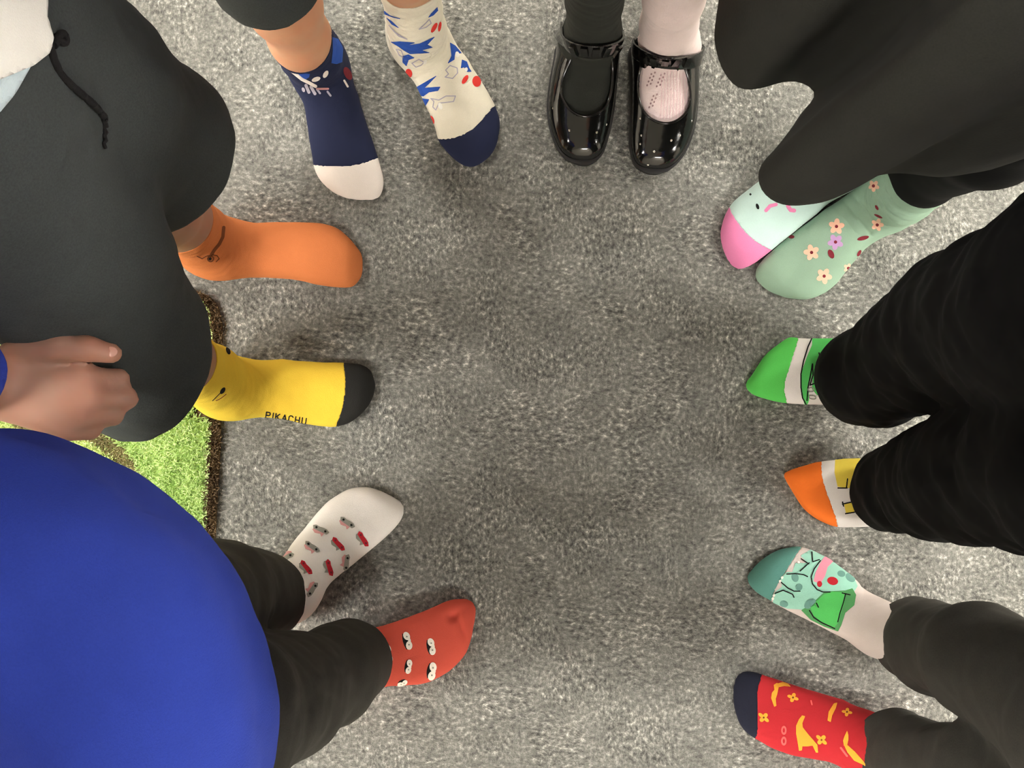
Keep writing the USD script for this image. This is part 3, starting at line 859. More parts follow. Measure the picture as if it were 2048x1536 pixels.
for pts in ([(769, 22), (780, 31), (800, 37), (786, 34), (770, 28)], [(774, 36), (783, 42), (797, 55), (784, 48)], [(783, 84), (800, 83), (829, 85), (812, 91), (840, 87), (868, 74), (854, 89), (864, 94), (842, 100), (858, 105), (820, 107), (808, 100), (797, 92)],
            [(806, 112), (817, 109), (828, 115), (817, 119), (813, 131), (806, 124)], [(831, 176), (848, 166), (872, 152), (857, 168), (848, 176), (880, 174), (876, 181), (858, 184), (847, 192), (840, 190)], [(900, 86), (910, 92), (922, 106), (909, 108), (908, 119), (896, 126), (903, 112)],
            [(924, 120), (933, 124), (938, 137), (942, 143), (934, 143), (928, 134), (922, 136)], [(845, 197), (858, 199), (852, 210), (848, 214)], [(874, 15), (862, 27), (857, 34), (866, 30), (875, 21)]):
    for g in getattr(Polygon(pts).buffer(0).buffer(.6), 'geoms', [Polygon(pts).buffer(0).buffer(.6)]):
        patch(s_white, 'blue_streak', g, 'yarn_blue')
for p_ in (ell(953, 163, 8.5, 11, -8), ell(930, 159, 4.5, 10, 32), ell(818, 146, 6.5, 9, -15), ell(868, 55, 4, 11, 30), ell(879, 53, 3, 10, 10), ell(864, 240, 4.5, 9, -20)):
    patch(s_white, 'red_spot', p_, 'yarn_red')
for pts in ([(862, 197), (878, 200), (892, 192), (911, 192), (907, 203), (890, 205), (878, 206), (872, 220), (866, 214), (868, 203)], [(891, 140), (900, 131), (914, 136), (915, 146), (905, 157), (890, 154), (897, 148)], [(824, 126), (838, 118), (848, 124), (842, 130), (832, 134)], [(851, 46), (858, 38), (862, 46), (852, 54), (838, 58)], [(778, 50), (790, 64), (814, 78), (798, 72)], [(793, 98), (803, 101), (808, 115), (799, 110)]):
    for a in (Polygon(pts).boundary.buffer(1.0),):
        patch(s_white, 'grey_outline', a, 'yarn_lilac_grey')
for p_ in (ell(881, 212, 4, 7, -20), ell(850, 123, 3.2, 5.5, 20), ell(914, 109, 4, 6, -15), ell(932, 139, 3, 4, 0)):
    patch(s_white, 'white_mark', p_, 'white_cotton', .0006)
for p_ in (line([(582, 140), (594, 150), (604, 158), (618, 165), (631, 172)], 6.5), ell(632, 158, 9, 4.5, -20), ell(651, 148, 4.5, 8, 30), line([(612, 170), (618, 184)], 6), line([(622, 173), (630, 187)], 6), line([(634, 178), (640, 186)], 4), line([(655, 183), (661, 191)], 4), ell(607, 179, 3, 5, -20), line([(688, 161), (695, 173)], 4)):
    patch(s_navy, 'white_mark', p_, 'yarn_lilac_grey' if p_.centroid.y > 168 else 'sock_offwhite')
for p_ in (Polygon([(664, 74), (676, 78), (686, 96), (684, 124), (673, 128), (662, 126), (665, 100)]), Polygon([(596, 145), (620, 147), (618, 154), (610, 159), (600, 152)])):
    patch(s_navy, 'blue_patch', p_, 'yarn_blue')
patch(s_navy, 'rose_line', line([(634, 177), (656, 177)], 4), 'yarn_rose')
patch(s_navy, 'maroon_patch', ell(695, 147, 7, 14, -25), 'yarn_maroon')

# ================================================================== child in strap shoes
k3 = Kid('person in black patent strap shoes with one black and one white stocking', (.145, .590, .56), (.02, -1), lean=(-.01, -.12), skin='skin_fair', hair='hair_dark', long_hair=True)
def strap_shoe(outline, toe, back, L, lace_mat, lace_label, shaft, opening, strap_y, strap_x, studs, label):
    f = Foot(outline, toe, back, L, .74, 1.12)
    sock = make_sock(k3.path, f, [(*f.at(.76, .045), .030)] + shaft, lace_mat, lace_label, grow=-.0035, wr=.0005, name='stocking', h=.0022)
    p, lo, hi = f.prim(.001)
    lo, hi = lo - .006, hi + .006
    G = Field(lo, hi, .0017); G.add((p, lo, hi))
    V, F = G.mesh(4)
    V[:, 2] = np.maximum(V[:, 2], .004)
    px = PX(V)
    op = Polygon(opening).buffer(0)
    s = ((V[:, :2] - f.T) @ f.d) / f.L; t = (V[:, :2] - f.T) @ f.n - np.interp(s * f.L, f.S, f.C)
    w = np.interp(s * f.L, f.S, f.Wd)
    inop = signed(op, px, 60) * scale_at(.03)
    back_open = np.maximum(np.maximum(.70 - s, s - .965) * f.L, np.abs(t) - (w - .006))
    hole = np.maximum(np.minimum(inop, back_open), .018 - V[:, 2])
    V, F = clip(V, F, -hole)
    shoe = obj('shoe', solidify(V, F, .0020), 'patent', k3.path, label=label)
    # rolled edge of the opening
    rim = [pick(V, x, y, 6) + [0, 0, .0008] for x, y in opening]
    i0 = 0
    obj('binding', tube(smooth_path(rim, 60), .0016, 8), 'patent', shoe)
    # sole: the outline a little wider, with rounded edge
    zs = [(0, -.002), (.002, 0.001), (.008, .0015), (.011, .0005)]
    so = []
    for q in np.linspace(0, 1, 40):
        ss = f.S[0] + (f.L - f.S[0]) * q
        so.append((ss, np.interp(ss, f.S, f.C), np.interp(ss, f.S, f.Wd)))
    ringp = np.array([(f.T + f.d * a + f.n * (b + c)) for a, b, c in so] + [(f.T + f.d * a + f.n * (b - c)) for a, b, c in so[::-1]])
    base = Polygon(ringp).buffer(0).buffer(-.012).buffer(.0135)
    m = trimesh.util.concatenate([trimesh.creation.extrude_polygon(base.buffer(g), z2 - z1).apply_translation((0, 0, z1)) for (z1, g), (z2, _) in zip(zs, zs[1:])])
    obj('sole', m, 'sole_rubber', shoe, smooth=False)
    # strap: a band around foot and ankle, lying on the stocking, fixed inside the shoe's sides
    nodes = [np.array(q) for q in [(*f.at(.76, .045), .030)] + shaft]
    prims = [(f.prim(-.001), 0)] + [(grown(c, .0025), .022 if i == 0 else .008) for i, c in enumerate(chain(nodes[:3]))]
    lo = np.min([q[0][1] for q in prims], 0) - .008; hi = np.max([q[0][2] for q in prims], 0) + .008
    G = Field(lo, hi, .0019)
    for q, kk in prims:
        G.add(q, kk)
    BV, BF = G.mesh(4)
    c0 = pick(BV, *strap_y, 5)
    up = np.array([0, 0, 1.0]); d3 = np.array([*f.d, 0.0]); lat = np.array([*f.n, 0.0])
    run = -d3 * .030 + up * .040; run /= np.linalg.norm(run)
    nb = np.cross(run, lat); nb /= np.linalg.norm(nb)
    off_b = (BV - c0) @ nb
    BV2, BF2 = clip(BV, BF, np.maximum(np.maximum(np.abs(off_b) - .0082, .034 - BV[:, 2]), (BV - c0) @ d3 - .052))
    BN = normals(BV2, BF2)
    st = obj('strap', solidify(BV2 + BN * .0016, BF2, .0024), 'patent', shoe)
    for x in np.linspace(strap_x[0], strap_x[1], 5):
        c = pick(BV2, x, strap_y[1] - 2, 4)
        i = np.argmin(np.linalg.norm(BV2 - c, axis=1)); nn = BN[i]
        sd = nb - nn * (nb @ nn); sd /= np.linalg.norm(sd); tt = np.cross(sd, nn)
        b = trimesh.creation.box((.0075, .0125, .0030))
        Mx = np.eye(4); Mx[:3, 0], Mx[:3, 1], Mx[:3, 2], Mx[:3, 3] = tt, sd, nn, BV2[i] + nn * .0026
        if np.linalg.det(Mx[:3, :3]) < 0: Mx[:3, 0] *= -1
        b.apply_transform(Mx)
        obj('strap_tile', b, 'patent', shoe, smooth=False)
    for x, y in studs:
        q = pick(V_all(shoe), x, y, 6)
        obj('stud', sphere(q + [0, 0, .0004], .0017, (1, 1, .7)), 'stud_metal', shoe)
    return f, sock
def V_all(path):
    m = UsdGeom.Mesh(stage.GetPrimAtPath(path))
    return np.array(m.GetPointsAttr().Get()) + x_loc['/'.join(path.split('/')[:3])]
fb, s_blk = strap_shoe([(1118, 40), (1114, 110), (1105, 151), (1098, 208), (1101, 236), (1106, 258), (1120, 293), (1133, 308), (1150, 319), (1176, 323), (1192, 314), (1205, 300), (1214, 270), (1221, 244), (1227, 205), (1230, 171), (1235, 122), (1240, 40)], (1171, 325), (.02, -1), .180,
    'sock_char', 'black stocking', [nd(1186, 60, .09, .0290), nd(1189, -2, .146, .0285), nd(1194, -75, .22, .034), nd(1200, -130, .28, .038)],
    [(1143, 112), (1132, 140), (1122, 172), (1125, 195), (1137, 217), (1152, 228), (1171, 233), (1190, 229), (1206, 219), (1216, 204), (1222, 183), (1225, 155), (1222, 112)], (1186, 103), (1150, 1232),
    [(1139, 261), (1193, 265), (1107, 217), (1212, 249)], 'black patent strap shoe worn over the black stocking')
fc, s_lace = strap_shoe([(1272, 40), (1262, 100), (1267, 146), (1267, 220), (1265, 281), (1271, 318), (1284, 333), (1305, 340), (1325, 339), (1343, 331), (1367, 306), (1381, 275), (1390, 244), (1396, 195), (1394, 134), (1396, 60), (1392, 40)], (1312, 343), (.09, -1), .190,
    'sock_lace', 'white lace knit stocking', [nd(1338, 48, .09, .0300), nd(1348, -6, .15, .0305), nd(1364, -85, .22, .035), nd(1376, -135, .28, .038)],
    [(1282, 132), (1277, 155), (1276, 185), (1280, 207), (1289, 226), (1302, 238), (1318, 245), (1334, 247), (1350, 243), (1366, 232), (1377, 216), (1381, 188), (1377, 160), (1368, 132)], (1328, 124), (1290, 1372),
    [(1281, 237), (1283, 271), (1359, 271), (1382, 242), (1308, 303), (1342, 281), (1296, 329), (1281, 288)], 'black patent strap shoe worn over the white stocking')
for bx, by in ((1303, 148), (1322, 150), (1303, 192)):
    for i in range(4):
        for j in range(2):
            patch(s_lace, 'lace_hole', ell(bx + j * 7 - i * 2.8 + (4 if by > 180 else 0), by + i * 7.5 - j * 3, 1.7, 2.2, 20), 'lace_shade')
for i in range(9):
    x = 1322 + i * 6.2
    patch(s_lace, 'rib', line([(x, 140 + abs(i - 4) * 1.5), (x + 1.5, 190), (x - 1, 238)], 1.1), 'pink_cotton')
k3.leg(leg_to(k3, [(*fb.at(.76, .045), .026), nd(1189, -2, .146, .0255), nd(1194, -75, .22, .031)], W(1200, -145, .30), -1, .037))
k3.leg(leg_to(k3, [(*fc.at(.76, .045), .026), nd(1348, -6, .15, .0270), nd(1364, -85, .22, .032)], W(1378, -150, .30), 1, .037))
k3.arm(1); k3.arm(-1)
k3.build([fb, fc])
hm = [(.145 + (.165 + .012 * math.cos(9 * a)) * math.cos(a), .592 + (.145 + .012 * math.cos(9 * a)) * math.sin(a), .35) for a in np.linspace(0, 2 * math.pi, 72, endpoint=False)]
skirt(k3, 'skirt', 'charcoal', hm, (.145, .592), .108, .66, 'charcoal pleated skirt', flare=.05)
k3.top('jumper', 'royal_blue', .60, [], grow=.016, label='royal blue jumper')

# ================================================================== child in the wide dark skirt (top right)
k4 = Kid('person in wide dark grey skirt, wearing a pink-toed mint sock and a sage floral sock', (.345, .300, .57), (-.77, -.63), lean=(-.06, -.02), skin='skin_tan', hair='hair_dark', long_hair=True)
fp = Foot([(1600, 300), (1540, 345), (1512, 368), (1485, 388), (1463, 407), (1452, 432), (1445, 462), (1450, 490), (1462, 517), (1474, 530), (1485, 536), (1500, 532), (1514, 524), (1545, 500), (1600, 455), (1671, 397), (1700, 372)], (1462, 498), (.775, -.632), .2, .5)
fs = Foot([(1700, 375), (1650, 419), (1605, 453), (1567, 483), (1540, 508), (1522, 528), (1517, 548), (1526, 562), (1546, 580), (1575, 592), (1603, 597), (1633, 595), (1655, 584), (1673, 570), (1690, 549), (1705, 528), (1730, 498), (1756, 470)], (1562, 583), (.755, -.656), .205, .5)
s_mint = make_sock(k4.path, fp, [(*fp.at(.76, .045), .033), nd(1740, 273, .125, .0315)], 'sock_mint', 'pale mint sock with a pink toe',
                   cap=[(1440, 380), (1457, 410), (1464, 428), (1476, 446), (1492, 466), (1510, 482), (1530, 494), (1560, 508), (1560, 600), (1380, 600), (1380, 380)], cap_mat='sock_pink', cap_label='pink toe of the mint sock')
s_sage = make_sock(k4.path, fs, [(*fs.at(.76, .045), .0345), nd(1806, 386, .085, .0335), nd(1846, 352, .125, .0330)], 'sock_sage', 'sage green sock with scattered flowers', dents=[(1712, 432, 34, 4, .0022, 52), (1728, 420, 34, 4, .0022, 52), (1696, 446, 30, 4, .0016, 52), (1760, 400, 22, 4, .0012, 60)], wr=.0013, seed=8)
k4.leg(leg_to(k4, [(*fp.at(.76, .045), .028), nd(1740, 273, .125, .029)], W(1860, 180, .30), -1))
k4.leg(leg_to(k4, [(*fs.at(.76, .045), .028), nd(1846, 352, .125, .029)], W(1990, 265, .30), 1))
k4.arm(1); k4.arm(-1)
k4.build([fp, fs])
h4 = k4.hips
k4.bottoms('leggings', 'black_cloth', [[nd(1745, 270, .13, .0300), (*W(1860, 180, .30), .043), (*(h4 - k4.l * .05), .075)], [nd(1852, 348, .132, .0305), (*W(1990, 265, .30), .044), (*(h4 + k4.l * .05), .075)]], .64, grow=.004, label='black leggings under the skirt', wr=.0008,
            hems=[None, (.1, .05, -1)])
hem4 = [(1441, -60), (1440, 0), (1433, 50), (1434, 100), (1449, 143), (1478, 175), (1508, 178), (1556, 166), (1606, 168), (1628, 186), (1612, 220), (1580, 262), (1545, 302), (1518, 337), (1518, 368), (1541, 399), (1583, 412), (1633, 406), (1690, 384), (1730, 359), (1768, 347), (1812, 346), (1878, 354), (1942, 348), (2004, 333), (2060, 310),
        (2150, 240), (2185, 160), (2240, 60), (2235, -40), (2260, -140), (2200, -230), (2150, -330), (2050, -365), (1950, -430), (1850, -410), (1740, -415), (1650, -350), (1570, -300), (1530, -210), (1460, -140)]
skirt(k4, 'skirt', 'charcoal_warm', [W(x, y, .335) for x, y in hem4], (.345, .302), .112, .66, 'wide dark grey skirt with deep folds', flare=.0)
k4.top('jumper', 'royal_blue', .62, [], grow=.016, label='royal blue jumper')
for x, y, r, m, d in ((1648, 552, 15, 'yarn_peach', 10), (1623, 505, 15, 'yarn_peach', 40), (1673, 453, 15, 'yarn_peach', 60), (1748, 372, 11, 'yarn_peach', 20), (1755, 449, 12, 'yarn_peach', 0), (1696, 536, 9, 'yarn_peach', 0), (1671, 484, 15, 'yarn_lilac', 25)):
    patch(s_sage, 'flower', flower(x, y, r, 5, d), m)
    patch(s_sage, 'flower_centre', Point(x, y).buffer(3.2), 'yarn_maroon', .0007)
for x, y, a, b, d in ((1662, 508, 5.5, 9.5, -25), (1726, 476, 12, 4, -15), (1754, 415, 2.6, 5.5, -30), (1757, 432, 9, 2.4, 25), (1583, 474, 6, 3.5, 0), (1718, 506, 3, 7, 30)):
    patch(s_sage, 'leaf', ell(x, y, a, b, d), 'yarn_maroon')
for p_ in (line([(1532, 421), (1540, 412), (1552, 409)], 7), line([(1576, 412), (1581, 420), (1588, 421)], 8)):
    patch(s_mint, 'pink_dash', p_, 'sock_pink')
for p_ in (ell(1515, 413, 3, 6, -20), ell(1501, 389, 2.2, 2.2)):
    patch(s_mint, 'black_dash', p_, 'yarn_black')

# ================================================================== child in black joggers (right)
k5 = Kid('person in baggy black joggers, wearing one green-toed and one orange-toed sock', (.465, 0.0, .57), (-1, 0.02), lean=(-.08, 0), skin='skin_fair', hair='hair_dark')
fg = Foot([(1720, 676), (1650, 678), (1598, 675), (1584, 672), (1562, 687), (1537, 707), (1522, 730), (1512, 748), (1499, 765), (1499, 776), (1512, 790), (1528, 796), (1546, 801), (1574, 807), (1646, 810), (1720, 812)], (1498, 752), (1, -.01), .19, .55)
ff = Foot([(1780, 916), (1713, 918), (1644, 924), (1611, 934), (1590, 941), (1576, 950), (1577, 958), (1585, 975), (1600, 1000), (1615, 1023), (1632, 1036), (1651, 1047), (1677, 1057), (1744, 1053), (1780, 1052)], (1575, 978), (1, .02), .19, .55)
s_green = make_sock(k5.path, fg, [(*fg.at(.76, .045), .033), nd(1765, 744, .12, .031)], 'sock_white', 'white sock with green toe and green band',
                    cap=[(1600, 640), (1597, 677), (1588, 706), (1579, 734), (1571, 760), (1568, 775), (1571, 794), (1576, 815), (1576, 850), (1450, 850), (1450, 640)], cap_mat='sock_green', cap_label='green toe')
s_fox = make_sock(k5.path, ff, [(*ff.at(.76, .045), .033), nd(1826, 972, .12, .031)], 'sock_white', 'white sock with orange toe and yellow blocks',
                  cap=[(1644, 890), (1643, 924), (1643, 945), (1645, 958), (1652, 982), (1661, 1006), (1670, 1030), (1677, 1060), (1680, 1100), (1500, 1100), (1500, 890)], cap_mat='sock_bright_orange', cap_label='orange toe')
h5 = k5.hips
g5 = [
    [nd(1716, 757, .066, .0470), nd(1745, 751, .098, .0540), nd(1800, 722, .16, .0535), nd(1862, 690, .22, .060), nd(1965, 650, .30, .070), (.415, .053, .44, .092), (*(h5 - k5.l * .045), .095)],
    [nd(1776, 980, .066, .0430), nd(1815, 974, .11, .0470), nd(1866, 962, .17, .0520), nd(1960, 945, .28, .060), (.43, -.055, .44, .082), (*(h5 + k5.l * .045), .092)]]
k5.leg(leg_in(k5, fg, g5[0], -1))
k5.leg(leg_in(k5, ff, g5[1], 1))
k5.arm(1); k5.arm(-1, elbow=(.56, .125, .69), wrist=(.600, .125, .50))
k5.build([fg, ff])
k5.bottoms('joggers', 'black_cloth', g5, .66, label='baggy black joggers', wr=.009, freq=17, stretch=(1, 1, 1.4), k=.012, seed=21,
    hems=[(-.22, 0, -1), (-.22, -.05, -1)])
k5.top('jumper', 'royal_blue', .62, [], grow=.016, label='royal blue jumper')
patch(s_green, 'green_band', Polygon([(1625, 660), (1624, 690), (1613, 716), (1604, 742), (1602, 765), (1604, 792), (1612, 818), (1618, 800), (1617, 770), (1626, 745), (1624, 778), (1634, 790), (1680, 780), (1690, 660)]), 'yarn_leaf')
for p_ in ([(1626, 672), (1616, 694), (1607, 722), (1602, 748), (1602, 775), (1605, 795), (1612, 808)], [(1625, 728), (1621, 750), (1616, 775), (1614, 800)], [(1625, 728), (1626, 750), (1620, 770), (1632, 766)], [(1638, 706), (1640, 714), (1648, 708)]):
    patch(s_green, 'outline', line(p_, 2.6), 'yarn_black', .0006)
for p_ in (ell(1622, 779, 6, 4), ell(1625, 794, 7, 3.5, 10)):
    patch(s_green, 'grey_mark', p_.boundary.buffer(1), 'yarn_grey', .0007)
for p_ in (Polygon([(1671, 910), (1669, 945), (1675, 973), (1692, 976), (1720, 976), (1720, 910)]), Polygon([(1688, 1008), (1705, 1004), (1709, 1024), (1692, 1027)])):
    patch(s_fox, 'yellow_block', p_, 'yarn_yellow')
for p_ in ([(1676, 976), (1694, 976)], [(1685, 1008), (1703, 1004)], [(1691, 1027), (1709, 1024)], [(1685, 1004), (1687, 1012)], [(1695, 958), (1693, 975)]):
    patch(s_fox, 'outline', line(p_, 2.6), 'yarn_black', .0006)

# ================================================================== child in charcoal trousers (lower right)
k6 = Kid('person in charcoal trousers, wearing a teal-toed patchwork sock and a red sock', (.475, -.350, .57), (-.95, .12), lean=(-.09, .02), skin='skin_fair', hair='hair_brown')
ft = Foot([(1725, 1172), (1697, 1147), (1662, 1119), (1627, 1102), (1602, 1095), (1567, 1101), (1533, 1122), (1512, 1145), (1501, 1160), (1506, 1176), (1520, 1190), (1540, 1202), (1567, 1218), (1609, 1238), (1676, 1270), (1725, 1298)], (1500, 1140), (.885, .465), .2, .6, heel=.010)
fr = Foot([(1749, 1416), (1644, 1391), (1574, 1370), (1524, 1353), (1505, 1349), (1491, 1352), (1479, 1364), (1474, 1385), (1473, 1405), (1476, 1434), (1484, 1455), (1495, 1470), (1512, 1482), (1550, 1503), (1595, 1515), (1679, 1520), (1725, 1531)], (1472, 1412), (.968, .25), .2, .6)
s_teal = make_sock(k6.path, ft, [(*ft.at(.78, .045, .010), .0275), nd(1872, 1296, .125, .031)], 'sock_grey', 'pale grey sock with teal toe and an aqua, green and pink patchwork',
                   cap=[(1612, 1080), (1601, 1097), (1586, 1118), (1576, 1136), (1562, 1156), (1551, 1176), (1546, 1190), (1542, 1204), (1530, 1230), (1440, 1230), (1440, 1080)], cap_mat='sock_teal', cap_label='teal toe', wr=.0005)
s_red = make_sock(k6.path, fr, [(*fr.at(.76, .045), .033), nd(1852, 1536, .125, .031)], 'sock_red', 'red sock with navy toe and golden crescents and flowers',
                  cap=[(1530, 1320), (1523, 1353), (1516, 1372), (1514, 1400), (1515, 1440), (1515, 1470), (1505, 1483), (1495, 1500), (1400, 1500), (1400, 1320)], cap_mat='sock_ink_navy', cap_label='navy toe', wr=.0005, seed=12)
h6 = k6.hips
g6 = [
    [nd(1828, 1276, .055, .0415), nd(1870, 1295, .12, .0440), nd(1965, 1322, .25, .0480), (.437, -.262, .42, .062), (*(h6 - k6.l * .045), .085)],
    [nd(1788, 1500, .055, .0420), nd(1850, 1535, .12, .0450), nd(1985, 1562, .25, .0490), (.445, -.35, .42, .062), (*(h6 + k6.l * .045), .085)]]
k6.leg(leg_in(k6, ft, g6[0], -1, (.79, .010, .021)))
k6.leg(leg_in(k6, fr, g6[1], 1))
k6.arm(1); k6.arm(-1)
k6.build([ft, fr])
k6.bottoms('trousers', 'charcoal_deep', g6, .66, label='charcoal trousers', wr=.004, seed=31, freq=22, stretch=(1, 1, .8))
k6.top('jumper', 'royal_blue', .62, [], grow=.016, label='royal blue jumper')
patch(s_teal, 'aqua_patch', Polygon([(1604, 1112), (1622, 1101), (1650, 1112), (1680, 1135), (1704, 1153), (1713, 1172), (1700, 1192), (1660, 1184), (1635, 1205), (1606, 1217), (1575, 1215), (1548, 1204), (1551, 1186), (1566, 1174), (1564, 1158), (1574, 1146), (1586, 1146), (1592, 1128), (1620, 1128)]).buffer(2), 'yarn_aqua')
patch(s_teal, 'dark_green_patch', Polygon([(1604, 1220), (1622, 1210), (1650, 1184), (1690, 1182), (1704, 1178), (1711, 1190), (1708, 1210), (1690, 1225), (1682, 1250), (1676, 1261), (1650, 1252), (1622, 1238)]).buffer(1), 'yarn_leaf_dark', .0006)
patch(s_teal, 'green_patch', Polygon([(1622, 1214), (1648, 1190), (1665, 1184), (1688, 1186), (1688, 1206), (1680, 1230), (1676, 1244), (1668, 1254), (1645, 1243), (1628, 1230)]).buffer(1), 'yarn_leaf', .0008)
patch(s_teal, 'pink_patch', Polygon([(1648, 1116), (1656, 1113), (1667, 1121), (1654, 1134), (1649, 1152), (1640, 1166), (1628, 1162), (1632, 1145), (1640, 1128)]).buffer(1), 'yarn_pink', .0007)
patch(s_teal, 'red_patch', ell(1665, 1162, 11, 8, 15), 'yarn_crimson', .0007)
patch(s_teal, 'red_patch', ell(1639, 1168, 5, 6, 0), 'yarn_crimson', .0009)
for x, y, a, b, d in ((1590, 1155, 7, 9, -20), (1598, 1174, 6.5, 7, 20), (1568, 1207, 8.5, 6.5, 15), (1620, 1207, 13, 8, -35), (1682, 1148, 8, 6, 20), (1700, 1156, 11, 7, 40)):
    patch(s_teal, 'sea_spot', ell(x, y, a, b, d), 'yarn_sea', .0008)
for p_ in ([(1623, 1105), (1625, 1124), (1638, 1120)], [(1602, 1118), (1617, 1128)], [(1600, 1142), (1618, 1126)], [(1573, 1148), (1590, 1147), (1606, 1149), (1615, 1153)], [(1562, 1164), (1576, 1176), (1588, 1182), (1600, 1182)], [(1550, 1186), (1566, 1180), (1585, 1188), (1588, 1194)],
           [(1640, 1122), (1628, 1138), (1622, 1154), (1625, 1168), (1634, 1179), (1646, 1184), (1660, 1184)], [(1691, 1188), (1686, 1208), (1680, 1226), (1676, 1243)], [(1619, 1220), (1628, 1234), (1644, 1244), (1670, 1256)], [(1633, 1206), (1637, 1214)], [(1684, 1186), (1700, 1190)]):
    patch(s_teal, 'outline', line(p_, 2.2), 'yarn_black', .0011)
for x, y in ((1564, 1155), (1560, 1162), (1548, 1190), (1546, 1196), (1597, 1125)):
    patch(s_teal, 'white_mark', Point(x, y).buffer(2.6), 'white_cotton', .0011)
def z6(pts):
    return [(1460 + x * .1465, 1330 + y * .1465) for x, y in pts]
for pts in (z6([(600, 275), (640, 250), (668, 280), (655, 330), (640, 400), (620, 460), (628, 555), (605, 565), (565, 450), (575, 380), (610, 340)]), z6([(640, 260), (720, 240), (790, 262), (820, 295), (740, 285), (668, 300)]),
            z6([(1420, 530), (1460, 520), (1440, 590), (1390, 690), (1372, 775), (1335, 755), (1350, 640)]), z6([(1600, 905), (1615, 960), (1615, 1020), (1600, 1090), (1560, 1100), (1550, 1030), (1570, 970)]),
            z6([(1560, 1085), (1610, 1100), (1700, 1180), (1820, 1310), (1880, 1400), (1830, 1360), (1700, 1300), (1610, 1190)])):
    patch(s_red, 'gold_crescent', Polygon(pts).buffer(.6), 'yarn_gold')
patch(s_red, 'gold_bell', Polygon(z6([(985, 690), (1022, 700), (985, 790), (990, 850), (1060, 940), (1130, 1020), (1190, 1090), (1200, 1190), (1175, 1190), (1130, 1095), (1060, 1105), (985, 1105), (980, 1160), (945, 1165), (925, 1040), (905, 930), (905, 830), (945, 740)])).buffer(.5), 'yarn_gold')
for x, y, r, d in ((858, 445, 75, 20), (460, 715, 82, 40), (1597, 645, 68, 10), (1250, 1020, 85, 40)):
    q = z6([(x, y)])[0]
    patch(s_red, 'gold_flower', affinity.rotate(affinity.scale(flower(*q, r * .1465, 4, 0), 1.0, .8), d), 'yarn_gold')
    patch(s_red, 'flower_centre', Point(q).buffer(2), 'yarn_brown', .0007)
for x, y in ((735, 890), (735, 1035)):
    q = z6([(x, y)])[0]
    patch(s_red, 'coral_ring', ell(*q, 5.5, 9).difference(ell(*q, 2.2, 4.5)), 'yarn_coral')
patch(s_red, 'coral_dash', line(z6([(1105, 490), (1118, 540)]), 3), 'yarn_coral')
patch(s_red, 'coral_dash', line(z6([(1515, 1130), (1600, 1240)]), 4), 'yarn_coral')

# ================================================================== child in the royal blue jumper (bottom left)
k7 = Kid('person in royal blue jumper, wearing a white figured sock and a coral spotted sock', (-.292, -.205, .56), (.82, .57), lean=(.03, .0), skin='skin_fair', hair='hair_brown')
fwh = Foot([(560, 1122), (598, 1069), (630, 1030), (656, 1001), (689, 981), (710, 976), (735, 976), (760, 985), (785, 999), (800, 1009), (806, 1024), (799, 1044), (777, 1069), (755, 1090), (728, 1112), (679, 1151), (640, 1182), (600, 1215)], (797, 1000), (-.75, .66), .205, .62)
fco = Foot([(736, 1260), (777, 1251), (825, 1235), (874, 1216), (890, 1208), (910, 1203), (930, 1203), (946, 1212), (951, 1229), (946, 1265), (934, 1308), (915, 1332), (891, 1352), (852, 1369), (809, 1370), (762, 1369), (725, 1372), (700, 1275)], (951, 1236), (-.94, .33), .205, .60)
s_cream = make_sock(k7.path, fwh, [(*fwh.at(.76, .045), .0290), nd(486, 1190, .115, .031)], 'sock_milk', 'white sock with rows of small grey and red figures', wr=.0008, seed=14)
s_coral = make_sock(k7.path, fco, [(*fco.at(.76, .045), .033), nd(656, 1352, .115, .031)], 'sock_coral', 'coral red sock with pairs of white spots', dents=[(906, 1234, 10, 8, .0035, 20), (925, 1256, 6, 22, .003, -20), (912, 1228, 7, 16, .002, 45)], wr=.0012, seed=16)
h7 = k7.hips
g7 = [
    [nd(528, 1190, .066, .0420), nd(490, 1190, .11, .0450), nd(430, 1192, .20, .0500), (-.285, -.19, .38, .066), (*(h7 + k7.l * .045), .088)],
    [nd(698, 1324, .066, .0425), nd(660, 1350, .11, .0475), nd(572, 1392, .20, .0550), (-.240, -.262, .38, .070), (*(h7 - k7.l * .045), .088)]]
k7.leg(leg_in(k7, fwh, g7[0], 1))
k7.leg(leg_in(k7, fco, g7[1], -1))
k7.arm(1); k7.arm(-1)
k7.build([fwh, fco])
k7.bottoms('trousers', 'charcoal_deep', g7, .66, label='charcoal trousers', wr=.0045, seed=41, freq=22, stretch=(1, 1, .8))
ym = yaw_of(k7.f)
belly = [(ellip((-.289, -.182, .60), (.138, .166, .13), ym), .03), (ellip((-.292, -.185, .53), (.136, .164, .10), ym), .02)]
k7.top('jumper', 'royal_blue', .515, [], grow=.020, label='royal blue jumper seen from above', extra=belly, res=.0055, wr=.0045)
def z7(x, y):
    return 560 + x * .1432, 1000 + y * .1432
